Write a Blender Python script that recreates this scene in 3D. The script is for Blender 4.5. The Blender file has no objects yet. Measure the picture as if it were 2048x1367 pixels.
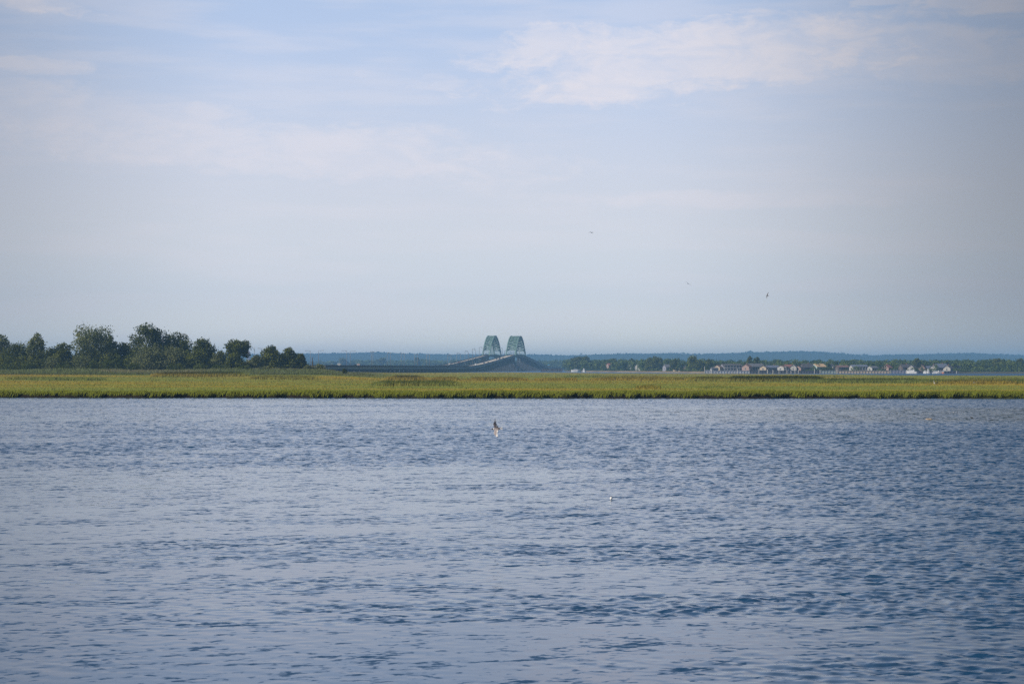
import bpy, bmesh, math, random
import numpy as np
from mathutils import Vector, Matrix, Euler
R = math.radians
C = bpy.context.scene.collection
SC = bpy.context.scene

# ------------------------------------------------------------------ camera
H_CAM, F, HZ = 4.5, 3982.0, 736.0          # eye height, focal length in photo pixels, horizon row
cam = bpy.data.cameras.new('camera'); cam.lens = 70; cam.sensor_width = 36
cam.clip_start = 0.5; cam.clip_end = 40000
co = bpy.data.objects.new('camera', cam); C.objects.link(co)
co.location = (0, 0, H_CAM); co.rotation_euler = (R(90) + math.atan((HZ - 683.5) / F), 0, 0)
SC.camera = co

# ------------------------------------------------------------------ sun, sky, exposure
SUN_AZ, SUN_EL = R(-114), R(36)            # azimuth from the view direction (+Y), to the left
sd = Vector((math.sin(SUN_AZ) * math.cos(SUN_EL), math.cos(SUN_AZ) * math.cos(SUN_EL), math.sin(SUN_EL)))
sl = bpy.data.lights.new('sun', 'SUN'); sl.energy = 4.3; sl.angle = R(0.5); sl.color = (1.0, 0.91, 0.78)
so = bpy.data.objects.new('sun', sl); C.objects.link(so); so.rotation_euler = (-sd).to_track_quat('-Z', 'Y').to_euler()
SC.view_settings.view_transform = 'Standard'; SC.view_settings.look = 'None'
SC.view_settings.exposure = 0.0; SC.view_settings.gamma = 1.0
SC.cycles.use_denoising = False; SC.cycles.max_bounces = 8; SC.cycles.volume_bounces = 1

wd = bpy.data.worlds.new('World'); SC.world = wd; wd.use_nodes = True
NT = wd.node_tree; NT.nodes.clear()
class G:
    """tiny helper for node graphs"""
    def __init__(s, nt): s.nt = nt
    def n(s, t, **k):
        x = s.nt.nodes.new(t)
        for a, b in k.items(): setattr(x, a, b)
        return x
    def put(s, sock, v):
        if hasattr(v, 'is_output') or isinstance(v, bpy.types.NodeSocket): s.nt.links.new(v, sock)
        else: sock.default_value = v
    def m(s, op, a, b=0.0, c=0.0, clamp=False):
        x = s.n('ShaderNodeMath', operation=op, use_clamp=clamp)
        s.put(x.inputs[0], a); s.put(x.inputs[1], b); s.put(x.inputs[2], c)
        return x.outputs[0]
    def xyz(s, a, b, c):
        x = s.n('ShaderNodeCombineXYZ')
        for i, v in enumerate((a, b, c)): s.put(x.inputs[i], v)
        return x.outputs[0]
    def noise(s, vec, scale, detail=4.0, rough=0.55, dist=0.0, out=0):
        x = s.n('ShaderNodeTexNoise'); s.put(x.inputs['Vector'], vec)
        x.inputs['Scale'].default_value = scale; x.inputs['Detail'].default_value = detail
        x.inputs['Roughness'].default_value = rough; x.inputs['Distortion'].default_value = dist
        return x.outputs[out]
    def ramp(s, v, lo, hi, a=0.0, b=1.0, smooth=True):
        x = s.n('ShaderNodeMapRange', interpolation_type='SMOOTHSTEP' if smooth else 'LINEAR')
        s.put(x.inputs[0], v)
        for i, q in enumerate((lo, hi, a, b)): s.put(x.inputs[i + 1], q)
        return x.outputs[0]
    def mix(s, f, a, b, mode='MIX'):
        x = s.n('ShaderNodeMix', data_type='RGBA', blend_type=mode)
        s.put(x.inputs[0], f); s.put(x.inputs[6], a); s.put(x.inputs[7], b)
        return x.outputs[2]
    def sep(s, v):
        x = s.n('ShaderNodeSeparateXYZ'); s.put(x.inputs[0], v); return x.outputs

g = G(NT)
sky = g.n('ShaderNodeTexSky', sky_type='NISHITA', sun_disc=False)
sky.sun_elevation = SUN_EL; sky.sun_rotation = SUN_AZ; sky.air_density = 1.0; sky.dust_density = 1.0; sky.ozone_density = 2.0
tc = g.n('ShaderNodeTexCoord')
dx, dy, dz = g.sep(tc.outputs['Generated'])
az = g.m('ARCTAN2', dx, dy); el = g.m('ARCSINE', dz)
SKYV = g.xyz(g.m('MULTIPLY', az, 3.2), g.m('MULTIPLY', el, 13.0), 0.0)
warp = g.m('SUBTRACT', g.noise(SKYV, 5.0, 7.0, 0.60, 0.4), 0.5)
fine = g.noise(g.xyz(g.m('MULTIPLY', az, 4.0), g.m('MULTIPLY', el, 9.0), 2.2), 15.0, 8.0, 0.66, 0.5)
def cloud(px, py, hw, hh, slope, amp, edge=0.55, wob=1.3):
    """a soft ragged cloud: centre given as angles, half sizes hw/hh in radians"""
    a0 = (px - 1024) / F; e0 = (HZ - py) / F
    da = g.m('SUBTRACT', az, a0)
    de = g.m('SUBTRACT', g.m('SUBTRACT', el, e0), g.m('MULTIPLY', da, slope))
    q = g.m('ADD', g.m('POWER', g.m('ABSOLUTE', g.m('DIVIDE', da, hw)), 2.0), g.m('POWER', g.m('ABSOLUTE', g.m('DIVIDE', de, hh)), 2.0))
    q = g.m('ADD', q, g.m('MULTIPLY', warp, wob * 3.4))
    q = g.m('ADD', q, g.m('MULTIPLY', g.m('SUBTRACT', fine, 0.5), wob * 2.4))
    return g.ramp(q, 1.0 + edge, 1.0 - edge, 0.0, amp)
clouds = [cloud(1400, 118, .098, .018, .06, .75, .8), cloud(1230, 160, .050, .013, .10, .75, .8), cloud(1600, 78, .040, .011, -.1, .6, .8),
          cloud(1095, 95, .026, .010, .0, .6, .7), cloud(560, 305, .135, .013, -.05, .55, .9), cloud(740, 300, .050, .009, .0, .45, .8),
          cloud(80, 28, .034, .006, -.12, .65, .7), cloud(60, 148, .030, .004, .0, .5, .7), cloud(150, 235, .10, .010, -.08, .45, .9),
          cloud(1420, 402, .075, .004, -.02, .45, .9), cloud(1960, 30, .042, .0065, .05, .5, .7), cloud(1800, 86, .060, .006, -.03, .45, .8),
          cloud(1900, 140, .080, .012, .0, .4, .9), cloud(1750, 22, .014, .002, .0, .4, .6), cloud(870, 168, .016, .004, .05, .35, .7),
          cloud(725, 152, .008, .003, .0, .35, .7)]
cf = clouds[0]
for c in clouds[1:]: cf = g.m('MAXIMUM', cf, c)
streak = g.ramp(g.noise(g.xyz(g.m('MULTIPLY', az, 2.0), g.m('MULTIPLY', el, 16.0), 3.7), 5.0, 5.0, 0.55), 0.42, 0.70, 0.0, 0.30)
body = g.noise(g.xyz(g.m('MULTIPLY', az, 2.4), g.m('MULTIPLY', el, 6.0), 1.3), 14.0, 7.0, 0.62, 0.6)
cf = g.m('MULTIPLY', cf, g.ramp(body, 0.28, 0.66, 0.50, 1.2))
cf = g.m('MAXIMUM', cf, streak)
# thin milky veil: thickest in a broad band above the horizon
veil = g.m('MULTIPLY', g.ramp(el, 0.50, 0.09, 0.14, 0.84), g.ramp(el, -0.01, 0.06, 0.95, 1.0))
veilc = g.mix(g.ramp(el, 0.06, 0.19), g.mix(g.ramp(el, 0.03, 0.095), g.mix(g.ramp(el, 0.004, 0.04), (10.6, 10.4, 9.6, 1), (7.5, 7.95, 8.9, 1)), (7.6, 7.7, 8.6, 1)), (5.5, 6.75, 9.4, 1))
SKY_STR = 0.10
skyc = g.mix(veil, sky.outputs[0], veilc)
skyc = g.mix(cf, skyc, (8.0, 7.75, 8.4, 1))
# lens vignette painted into the sky colour: dimmed by azimuth towards both sides
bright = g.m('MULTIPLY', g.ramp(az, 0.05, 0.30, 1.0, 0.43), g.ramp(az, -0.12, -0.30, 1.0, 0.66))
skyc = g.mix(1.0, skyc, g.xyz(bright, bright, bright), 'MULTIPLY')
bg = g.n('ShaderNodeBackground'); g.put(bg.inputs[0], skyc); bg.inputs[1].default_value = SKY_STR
wo = g.n('ShaderNodeOutputWorld'); NT.links.new(bg.outputs[0], wo.inputs[0])

# ------------------------------------------------------------------ helpers
rng = np.random.default_rng(11); random.seed(5)
def XZ(px, py, D): return ((px - 1024) / F * D, H_CAM + (HZ - py) / F * D)
def ss(a, b, x): t = np.clip((x - a) / (b - a), 0, 1); return t * t * (3 - 2 * t)
def vnoise(x, y, seed=0):
    xi = np.floor(x).astype(np.int64); yi = np.floor(y).astype(np.int64); xf = x - xi; yf = y - yi
    def h(i, j):
        n = (i * 374761393 + j * 668265263 + seed * 1442695041) & 0xffffffff
        n = ((n ^ (n >> 13)) * 1274126177) & 0xffffffff
        return ((n ^ (n >> 16)) & 0xffff) / 65535.0
    a = xf * xf * (3 - 2 * xf); b = yf * yf * (3 - 2 * yf)
    return (h(xi, yi) * (1 - a) + h(xi + 1, yi) * a) * (1 - b) + (h(xi, yi + 1) * (1 - a) + h(xi + 1, yi + 1) * a) * b
def fbm(x, y, seed=0, o=4):
    s = 0; w = 0.5; t = 0
    for k in range(o): s = s + w * vnoise(x * 2 ** k, y * 2 ** k, seed + k); t += w; w *= .5
    return s / t
def tag(o, label=None, cat=None, group=None, kind=None):
    if label: o['label'] = label
    if cat: o['category'] = cat
    if group: o['group'] = group
    if kind: o['kind'] = kind
    return o
def link(name, me, mat=None, parent=None, loc=None):
    if mat: me.materials.append(mat)
    o = bpy.data.objects.new(name, me); C.objects.link(o)
    if parent: o.parent = parent
    if loc is not None: o.location = loc
    return o
def empty(name, loc, rz=0.0):
    o = bpy.data.objects.new(name, None); C.objects.link(o); o.location = loc; o.rotation_euler = (0, 0, rz)
    o.empty_display_size = 0.2; return o
def npmesh(name, V, Fc, smooth=False, col=None, tint=None):
    V = np.asarray(V, np.float32); Fc = np.asarray(Fc, np.int32); k = Fc.shape[1]
    me = bpy.data.meshes.new(name); me.vertices.add(len(V)); me.vertices.foreach_set('co', V.ravel())
    me.loops.add(Fc.size); me.loops.foreach_set('vertex_index', Fc.ravel())
    me.polygons.add(len(Fc)); me.polygons.foreach_set('loop_start', np.arange(0, Fc.size, k, dtype=np.int32))
    if smooth: me.polygons.foreach_set('use_smooth', np.ones(len(Fc), bool))
    me.update(calc_edges=True)
    if col is not None:
        a = me.color_attributes.new('Col', 'FLOAT_COLOR', 'POINT')
        a.data.foreach_set('color', np.hstack([col, np.ones((len(V), 1))]).astype(np.float32).ravel())
    if tint is not None:
        a = me.attributes.new('tint', 'FLOAT', 'FACE'); a.data.foreach_set('value', np.asarray(tint, np.float32))
    return me
class MB:
    """collects simple shapes into one mesh"""
    def __init__(s): s.v = []; s.f = []
    def box(s, c, d, rot=None):
        b = len(s.v)
        for i in range(8):
            p = Vector(((i & 1) - .5, ((i >> 1) & 1) - .5, ((i >> 2) & 1) - .5)); p = Vector((p.x * d[0], p.y * d[1], p.z * d[2]))
            if rot: p = rot @ p
            s.v.append(tuple(p + Vector(c)))
        s.f += [tuple(b + i for i in q) for q in ((0, 2, 3, 1), (4, 5, 7, 6), (0, 1, 5, 4), (2, 6, 7, 3), (0, 4, 6, 2), (1, 3, 7, 5))]
        return s
    def bar(s, a, b, w, h=None):
        a = Vector(a); b = Vector(b); d = b - a; h = h or w
        up = Vector((0, 0, 1)) if abs(d.normalized().z) < .98 else Vector((0, 1, 0))
        x = d.normalized(); y = up.cross(x).normalized(); z = x.cross(y)
        return s.box((a + b) / 2, (d.length, w, h), Matrix((x, y, z)).transposed())
    def tube(s, pts, rad, n=8, cap=True):
        pts = [Vector(p) for p in pts]; base = len(s.v)
        for i, p in enumerate(pts):
            d = (pts[min(i + 1, len(pts) - 1)] - pts[max(i - 1, 0)]).normalized()
            u = d.cross(Vector((0, 1, 0))) if abs(d.y) < .9 else d.cross(Vector((1, 0, 0)))
            u.normalize(); w = d.cross(u); r = rad[i] if isinstance(rad, (list, tuple)) else rad
            for k in range(n):
                t = 2 * math.pi * k / n; s.v.append(tuple(p + (u * math.cos(t) + w * math.sin(t)) * r))
        for i in range(len(pts) - 1):
            for k in range(n):
                a = base + i * n + k; b = base + i * n + (k + 1) % n; s.f.append((a, b, b + n, a + n))
        if cap:
            s.f.append(tuple(base + k for k in reversed(range(n)))); s.f.append(tuple(base + (len(pts) - 1) * n + k for k in range(n)))
        return s
    def poly(s, pts, faces):
        b = len(s.v); s.v += [tuple(p) for p in pts]; s.f += [tuple(b + i for i in q) for q in faces]; return s
    def prism(s, prof, y0, y1):
        """profile in xz pulled along y"""
        n = len(prof); b = len(s.v)
        s.v += [(x, y0, z) for x, z in prof] + [(x, y1, z) for x, z in prof]
        s.f.append(tuple(b + i for i in range(n))); s.f.append(tuple(b + n + i for i in reversed(range(n))))
        for i in range(n): j = (i + 1) % n; s.f.append((b + i, b + n + i, b + n + j, b + j))
        return s
    def mesh(s, name, smooth=False):
        me = bpy.data.meshes.new(name); me.from_pydata(s.v, [], s.f)
        bm = bmesh.new(); bm.from_mesh(me); bmesh.ops.recalc_face_normals(bm, faces=bm.faces); bm.to_mesh(me); bm.free()
        if smooth: me.polygons.foreach_set('use_smooth', [True] * len(me.polygons))
        me.update(); return me
    def build(s, name, mat, parent=None, loc=None, smooth=False): return link(name, s.mesh(name, smooth), mat, parent, loc)

MATS = {}
def mat(name, col, rough=0.7, var=0.18, scale=1.0, metal=0.0, stretch=(1, 1, 1), spec=0.3):
    if name in MATS: return MATS[name]
    m = bpy.data.materials.new(name); m.use_nodes = True; q = G(m.node_tree)
    b = m.node_tree.nodes['Principled BSDF']; t = q.n('ShaderNodeTexCoord')
    mp = q.n('ShaderNodeMapping'); mp.inputs['Scale'].default_value = stretch; q.put(mp.inputs[0], t.outputs['Object'])
    n = q.ramp(q.noise(mp.outputs[0], scale, 5.0, 0.6), 0.3, 0.7)
    lo = tuple(c * (1 - var) for c in col) + (1,); hi = tuple(min(1, c * (1 + var)) for c in col) + (1,)
    q.put(b.inputs['Base Color'], q.mix(n, lo, hi))
    b.inputs['Roughness'].default_value = rough; b.inputs['Metallic'].default_value = metal
    b.inputs['Specular IOR Level'].default_value = spec
    MATS[name] = m; return m
def leafmat(name, col, col2, trans=0.30, scale=0.25):
    if name in MATS: return MATS[name]
    m = bpy.data.materials.new(name); m.use_nodes = True; q = G(m.node_tree); m.node_tree.nodes.clear()
    t = q.n('ShaderNodeTexCoord'); at = q.n('ShaderNodeAttribute', attribute_name='tint')
    n = q.m('ADD', q.m('MULTIPLY', q.ramp(q.noise(t.outputs['Object'], scale, 3.0), 0.35, 0.65), 0.5), q.m('MULTIPLY', at.outputs['Fac'], 0.5))
    c = q.mix(n, col + (1,), col2 + (1,))
    d = q.n('ShaderNodeBsdfDiffuse'); q.put(d.inputs[0], c)
    tr = q.n('ShaderNodeBsdfTranslucent'); q.put(tr.inputs[0], c)
    mx = q.n('ShaderNodeMixShader'); mx.inputs[0].default_value = trans
    m.node_tree.links.new(d.outputs[0], mx.inputs[1]); m.node_tree.links.new(tr.outputs[0], mx.inputs[2])
    o = q.n('ShaderNodeOutputMaterial'); m.node_tree.links.new(mx.outputs[0], o.inputs[0])
    MATS[name] = m; return m
def colmat(name, trans=0.25, noise=0.25, scale=0.6):
    m = bpy.data.materials.new(name); m.use_nodes = True; q = G(m.node_tree); m.node_tree.nodes.clear()
    at = q.n('ShaderNodeAttribute', attribute_name='Col'); t = q.n('ShaderNodeTexCoord')
    n = q.ramp(q.noise(t.outputs['Object'], scale, 4.0), 0.3, 0.7, 1 - noise, 1 + noise)
    c = q.mix(1.0, at.outputs['Color'], q.xyz(n, n, n), 'MULTIPLY')
    d = q.n('ShaderNodeBsdfDiffuse'); q.put(d.inputs[0], c)
    if trans > 0:                                     # blades scatter like a sward: soften the facet normals towards the sky
        nn = q.n('ShaderNodeVectorMath', operation='NORMALIZE'); gx, gy, gz = q.sep(q.n('ShaderNodeNewGeometry').outputs['Normal'])
        q.put(nn.inputs[0], q.xyz(q.m('MULTIPLY', gx, .45), q.m('MULTIPLY', gy, .45), q.m('ADD', q.m('MULTIPLY', gz, .45), .8))); q.put(d.inputs['Normal'], nn.outputs[0])
    tr = q.n('ShaderNodeBsdfTranslucent'); q.put(tr.inputs[0], c)
    mx = q.n('ShaderNodeMixShader'); mx.inputs[0].default_value = trans
    m.node_tree.links.new(d.outputs[0], mx.inputs[1]); m.node_tree.links.new(tr.outputs[0], mx.inputs[2])
    o = q.n('ShaderNodeOutputMaterial'); m.node_tree.links.new(mx.outputs[0], o.inputs[0]); return m

# ------------------------------------------------------------------ water
def build_water():
    # one sheet: dense rings sector in front where single waves show, coarse elsewhere
    r = np.concatenate([[0.5], np.geomspace(4, 20, 14), np.arange(20.5, 62, .065), np.arange(62, 150, .14), np.arange(150, 345, .30), np.geomspace(350, 5000, 60)])
    a = np.concatenate([np.linspace(-math.pi, -R(19), 60)[:-1], np.linspace(-R(19), R(19), 820), np.linspace(R(19), math.pi, 60)[1:-1]])
    rr, aa = np.meshgrid(r, a, indexing='ij'); X = rr * np.sin(aa); Y = rr * np.cos(aa)
    rx = X * .97 + Y * .10; ry = Y * .97 - X * .22
    amp = fbm(rx * .022, ry * .085, 5, 4) * .68 + fbm(rx * .13, ry * .36, 15, 3) * .32
    reach = -.12 + .19 * ss(25, 85, Y) + .16 * ss(-.12, .26, X / np.maximum(Y, 10)) - .04
    calm = .07 + .36 * ss(35, 110, Y) + .14 * ss(0, .22, X / np.maximum(Y, 10))
    ruf = (calm + (1 - calm) * ss(.40, .60, amp + reach)) * (1 + .35 * ss(.02, .24, X / np.maximum(Y, 10)) * ss(30, 90, Y))
    Z = np.zeros_like(X); wr = np.random.default_rng(3)
    front_ = (np.abs(aa) < R(19)) & (rr > 20)
    for i in range(46):
        lam = .24 * (1.9 / .24) ** ((i + wr.uniform(0, 1)) / 46.); th = wr.normal(.10, .85); k = 2 * math.pi / lam
        slope = .032 * (1.0 if lam < 1.0 else .6)
        Z += (1 if lam < .8 else .12 + .88 * ss(45, 130, Y)) * slope / k * np.sin(k * (X * math.sin(th) + Y * math.cos(th)) + wr.uniform(0, 6.28) + 1.5 * np.sin(X * wr.uniform(.1, .5) + Y * wr.uniform(.1, .4)))
    Z = np.where(front_, Z * ruf * 1.15 * ss(20, 24, rr) * ss(345, 300, rr) * ss(R(19), R(18), np.abs(aa)), 0)
    V = np.stack([X, Y, Z], -1).reshape(-1, 3)
    n = len(a); i, j = np.meshgrid(np.arange(len(r) - 1), np.arange(n), indexing='ij'); j2 = (j + 1) % n
    Q = np.stack([i * n + j, i * n + j2, (i + 1) * n + j2, (i + 1) * n + j], -1).reshape(-1, 4)[:, ::-1]
    rt = np.zeros(len(V)); rt[:] = ruf.reshape(-1)
    c0 = len(V); V = np.vstack([V, [[0, 0, 0]]]); jj = np.arange(n)
    Q = np.vstack([Q, np.stack([jj, (jj + 1) % n, np.full(n, c0), np.full(n, c0)], -1)[:, [1, 0, 2, 3]]])
    me = npmesh('water', V, Q[:-n], True)
    at_ = me.attributes.new('ruffle', 'FLOAT', 'POINT'); at_.data.foreach_set('value', np.append(rt, .5).astype(np.float32))
    m = bpy.data.materials.new('rippled bay water'); m.use_nodes = True; q = G(m.node_tree)
    b = m.node_tree.nodes['Principled BSDF']; geo = q.n('ShaderNodeNewGeometry'); P = geo.outputs['Position']
    x, y, z = q.sep(P)
    # wind patches: broad streaks running obliquely over the bay
    rx = q.m('ADD', q.m('MULTIPLY', x, 0.97), q.m('MULTIPLY', y, 0.10)); ry = q.m('SUBTRACT', q.m('MULTIPLY', y, 0.97), q.m('MULTIPLY', x, 0.22))
    patch = q.noise(q.xyz(q.m('MULTIPLY', rx, 0.035), q.m('MULTIPLY', ry, 0.11), 0.0), 1.0, 5.0, 0.62)
    patch2 = q.noise(q.xyz(q.m('MULTIPLY', rx, 0.16), q.m('MULTIPLY', ry, 0.42), 7.0), 1.0, 3.0, 0.55)
    pm = q.m('ADD', q.m('MULTIPLY', patch, 0.7), q.m('MULTIPLY', patch2, 0.3))
    # the lee on the near left is calmer, the open reach on the right and farther out is ruffled
    ruf = q.n('ShaderNodeAttribute', attribute_name='ruffle').outputs['Fac']
    # wavelets: slopes straight from noise, so the statistics hold at every distance
    nA = q.noise(q.xyz(q.m('MULTIPLY', rx, 4.2), q.m('MULTIPLY', ry, 5.6), 0.0), 1.0, 3.0, 0.55, 0.3, out=1)
    nB = q.noise(q.xyz(q.m('MULTIPLY', rx, 0.75), q.m('MULTIPLY', ry, 1.35), 5.0), 1.0, 2.0, 0.5, 0.2, out=1)
    nC = q.noise(q.xyz(q.m('MULTIPLY', rx, 0.22), q.m('MULTIPLY', ry, 0.55), 9.0), 1.0, 2.0, 0.5, 0.0, out=1)
    ax, ay, _ = q.sep(nA); bx, by, _ = q.sep(nB); cx, cy, _ = q.sep(nC)
    steep = q.m('MAXIMUM', q.m('SUBTRACT', q.m('ADD', q.m('MULTIPLY', ay, 0.6), q.m('MULTIPLY', by, 0.4)), 0.545), 0.0)
    sy = q.m('ADD', q.m('MULTIPLY', q.m('SUBTRACT', ay, 0.5), 0.28), q.m('MULTIPLY', q.m('SUBTRACT', by, 0.5), 0.22))
    sy = q.m('ADD', sy, q.m('MULTIPLY', q.m('SUBTRACT', cy, 0.5), 0.10))
    sy = q.m('ADD', q.m('MULTIPLY', sy, ruf), q.m('MULTIPLY', q.m('MULTIPLY', steep, 5.6), q.m('ADD', q.m('MULTIPLY', ruf, 0.6), 0.40)))
    sx = q.m('MULTIPLY', q.m('ADD', q.m('MULTIPLY', q.m('SUBTRACT', ax, 0.5), 0.35), q.m('MULTIPLY', q.m('SUBTRACT', bx, 0.5), 0.2)), ruf)
    # beyond the modelled waves the visible facets lean towards the viewer
    sy = q.m('ADD', q.m('MULTIPLY', sy, .75), q.ramp(y, 300.0, 345.0, 0.0, 0.19))
    gx, gy, gz = q.sep(geo.outputs['Normal'])
    nv = q.n('ShaderNodeVectorMath', operation='NORMALIZE'); q.put(nv.inputs[0], q.xyz(q.m('ADD', gx, sx), q.m('SUBTRACT', gy, sy), gz))
    q.put(b.inputs['Normal'], nv.outputs[0])
    # weedy shallows off the right end of the marsh show olive brown
    shal = q.m('MULTIPLY', q.m('MULTIPLY', q.ramp(y, 158.0, 176.0), q.ramp(y, 236.0, 214.0)), q.ramp(x, -4.0, 32.0))
    shal = q.m('MULTIPLY', shal, q.ramp(patch2, 0.3, 0.6, 0.5, 1.0))
    q.put(b.inputs['Base Color'], q.mix(shal, (0.009, 0.050, 0.118, 1), (0.026, 0.036, 0.026, 1)))
    b.inputs['IOR'].default_value = 1.333; b.inputs['Roughness'].default_value = 0.07
    tag(link('water', me, m), kind='structure')
build_water()

# ------------------------------------------------------------------ marsh island
PXU = lambda p: (p - 1024) / F
def front(u): return 299 - 22 * u + 7 * (fbm(u * 26 + 5, u * 0, 3) - .5) + 3 * (fbm(u * 150, u * 0, 8) - .5)
BU = np.array([-.6, PXU(560), PXU(680), PXU(800), PXU(1000), PXU(1100), PXU(1200), PXU(1400), PXU(1500), PXU(1600), PXU(1700), PXU(1800), PXU(2048), .6])
BY = np.array([1570, 1570, 1470, 1720, 1950, 1850, 1600, 1440, 1390, 1320, 1245, 1100, 1050, 960.])
def back(u): return np.interp(u, BU, BY)
def ground(x, y):
    u = x / y; f = front(u); b = back(u)
    z = 0.48 + 0.16 * (fbm(x * .03, y * .012, 21) - .5)
    z = z + (ss(-.045, -.10, u) * ss(520, 770, y)) * 1.75
    z = z * ss(0, 1.6, y - f) + (-0.5) * (1 - ss(0, 1.6, y - f))
    return z * ss(0, 12, b - y) - 0.4 * (1 - ss(0, 12, b - y))
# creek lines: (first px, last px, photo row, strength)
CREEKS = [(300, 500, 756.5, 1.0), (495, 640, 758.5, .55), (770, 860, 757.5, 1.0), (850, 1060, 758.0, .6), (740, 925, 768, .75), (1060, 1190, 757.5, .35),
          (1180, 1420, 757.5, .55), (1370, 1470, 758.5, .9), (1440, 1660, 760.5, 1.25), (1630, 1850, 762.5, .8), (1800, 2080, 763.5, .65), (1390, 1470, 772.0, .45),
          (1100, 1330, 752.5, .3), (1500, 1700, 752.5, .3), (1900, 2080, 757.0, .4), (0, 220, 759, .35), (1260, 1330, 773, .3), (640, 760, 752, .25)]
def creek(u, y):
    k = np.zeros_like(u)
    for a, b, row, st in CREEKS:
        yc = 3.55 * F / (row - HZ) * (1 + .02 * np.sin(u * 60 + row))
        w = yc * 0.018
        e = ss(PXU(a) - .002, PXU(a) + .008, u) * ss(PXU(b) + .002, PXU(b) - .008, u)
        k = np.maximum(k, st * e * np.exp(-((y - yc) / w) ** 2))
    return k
def marshcol(x, y):
    u = x / y; f = front(u)
    n1 = fbm(x * .012, y * .022 + 4, 31, 4); n2 = fbm(x * .009 + 3, np.log(y) * 22 + x * .004, 41, 3); n3 = vnoise(x * .6, y * .3, 9)
    t = np.clip((n1 * .35 + n2 * .65 - .5) * 5.5 + .5, 0, 1)[:, None]
    gold = np.array([.375, .290, .055]); green = np.array([.240, .280, .070])
    c = gold * t + green * (1 - t)
    c = c * (0.86 + .28 * n3[:, None])
    rust = .4 * ss(.60, .74, fbm(x * .02 + 9, y * .03, 51, 3))[:, None]
    c = c * (1 - .3 * rust) + np.array([.25, .16, .04]) * .3 * rust
    lush = (1 - ss(1, 22 + 40 * fbm(u * 40, u * 0, 5, 3), y - f))[:, None]
    c = c * (1 - lush) + np.array([.21, .235, .030]) * lush
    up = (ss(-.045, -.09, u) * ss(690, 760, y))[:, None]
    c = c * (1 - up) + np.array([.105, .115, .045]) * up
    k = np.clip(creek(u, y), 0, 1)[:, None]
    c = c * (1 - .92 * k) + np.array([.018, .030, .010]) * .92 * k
    return np.clip(c, .004, 1)
def build_marsh():
    nu, nt = 420, 150
    u = np.linspace(-.42, .42, nu); t = np.concatenate([np.array([0, .00025, .0005, .001, .0016, .0024]), np.linspace(.004, 1, nt - 6)])
    U, T = np.meshgrid(u, t, indexing='ij')
    f = front(U); b = back(U); Y = f + (b - f) * (T ** 1.35 * .85 + T * .15); X = U * Y
    Z = ground(X, Y) ; n = nt
    V = np.stack([X, Y, Z], -1).reshape(-1, 3)
    i, j = np.meshgrid(np.arange(nu - 1), np.arange(nt - 1), indexing='ij')
    Q = np.stack([i * n + j, (i + 1) * n + j, (i + 1) * n + j + 1, i * n + j + 1], -1).reshape(-1, 4)
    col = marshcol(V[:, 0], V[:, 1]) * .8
    uu = V[:, 0] / V[:, 1]; wet = np.maximum(1 - ss(1.3, 2.3, V[:, 1] - front(uu)), 1 - ss(.1, .3, V[:, 2]))[:, None]; col = col * (1 - wet) + np.array([.020, .016, .011]) * wet
    tag(link('marsh_ground', npmesh('marsh_ground', V, Q, True, col), colmat('peaty marsh soil', .0, .2)), kind='structure')
build_marsh()
def blades(x, y, z, h, w, lean, col):
    n = len(x); a = rng.uniform(0, math.pi, n); la = rng.normal(.4, .7, n)
    ox = np.cos(a) * w / 2; oy = np.sin(a) * w / 2
    p0 = np.stack([x - ox, y - oy, z], -1); p1 = np.stack([x + ox, y + oy, z], -1)
    m = np.stack([x + np.cos(la) * lean * .35 + ox * .55, y + np.sin(la) * lean * .35, z + h * .62], -1)
    tp = np.stack([x + np.cos(la) * lean, y + np.sin(la) * lean, z + h], -1)
    V = np.stack([p0, p1, m, tp], 1).reshape(-1, 3)
    b = np.arange(n) * 4; Q = np.stack([b, b + 1, b + 2, b + 3], -1)
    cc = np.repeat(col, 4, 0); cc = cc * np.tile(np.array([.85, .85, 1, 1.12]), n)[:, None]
    return V, Q, cc
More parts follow.
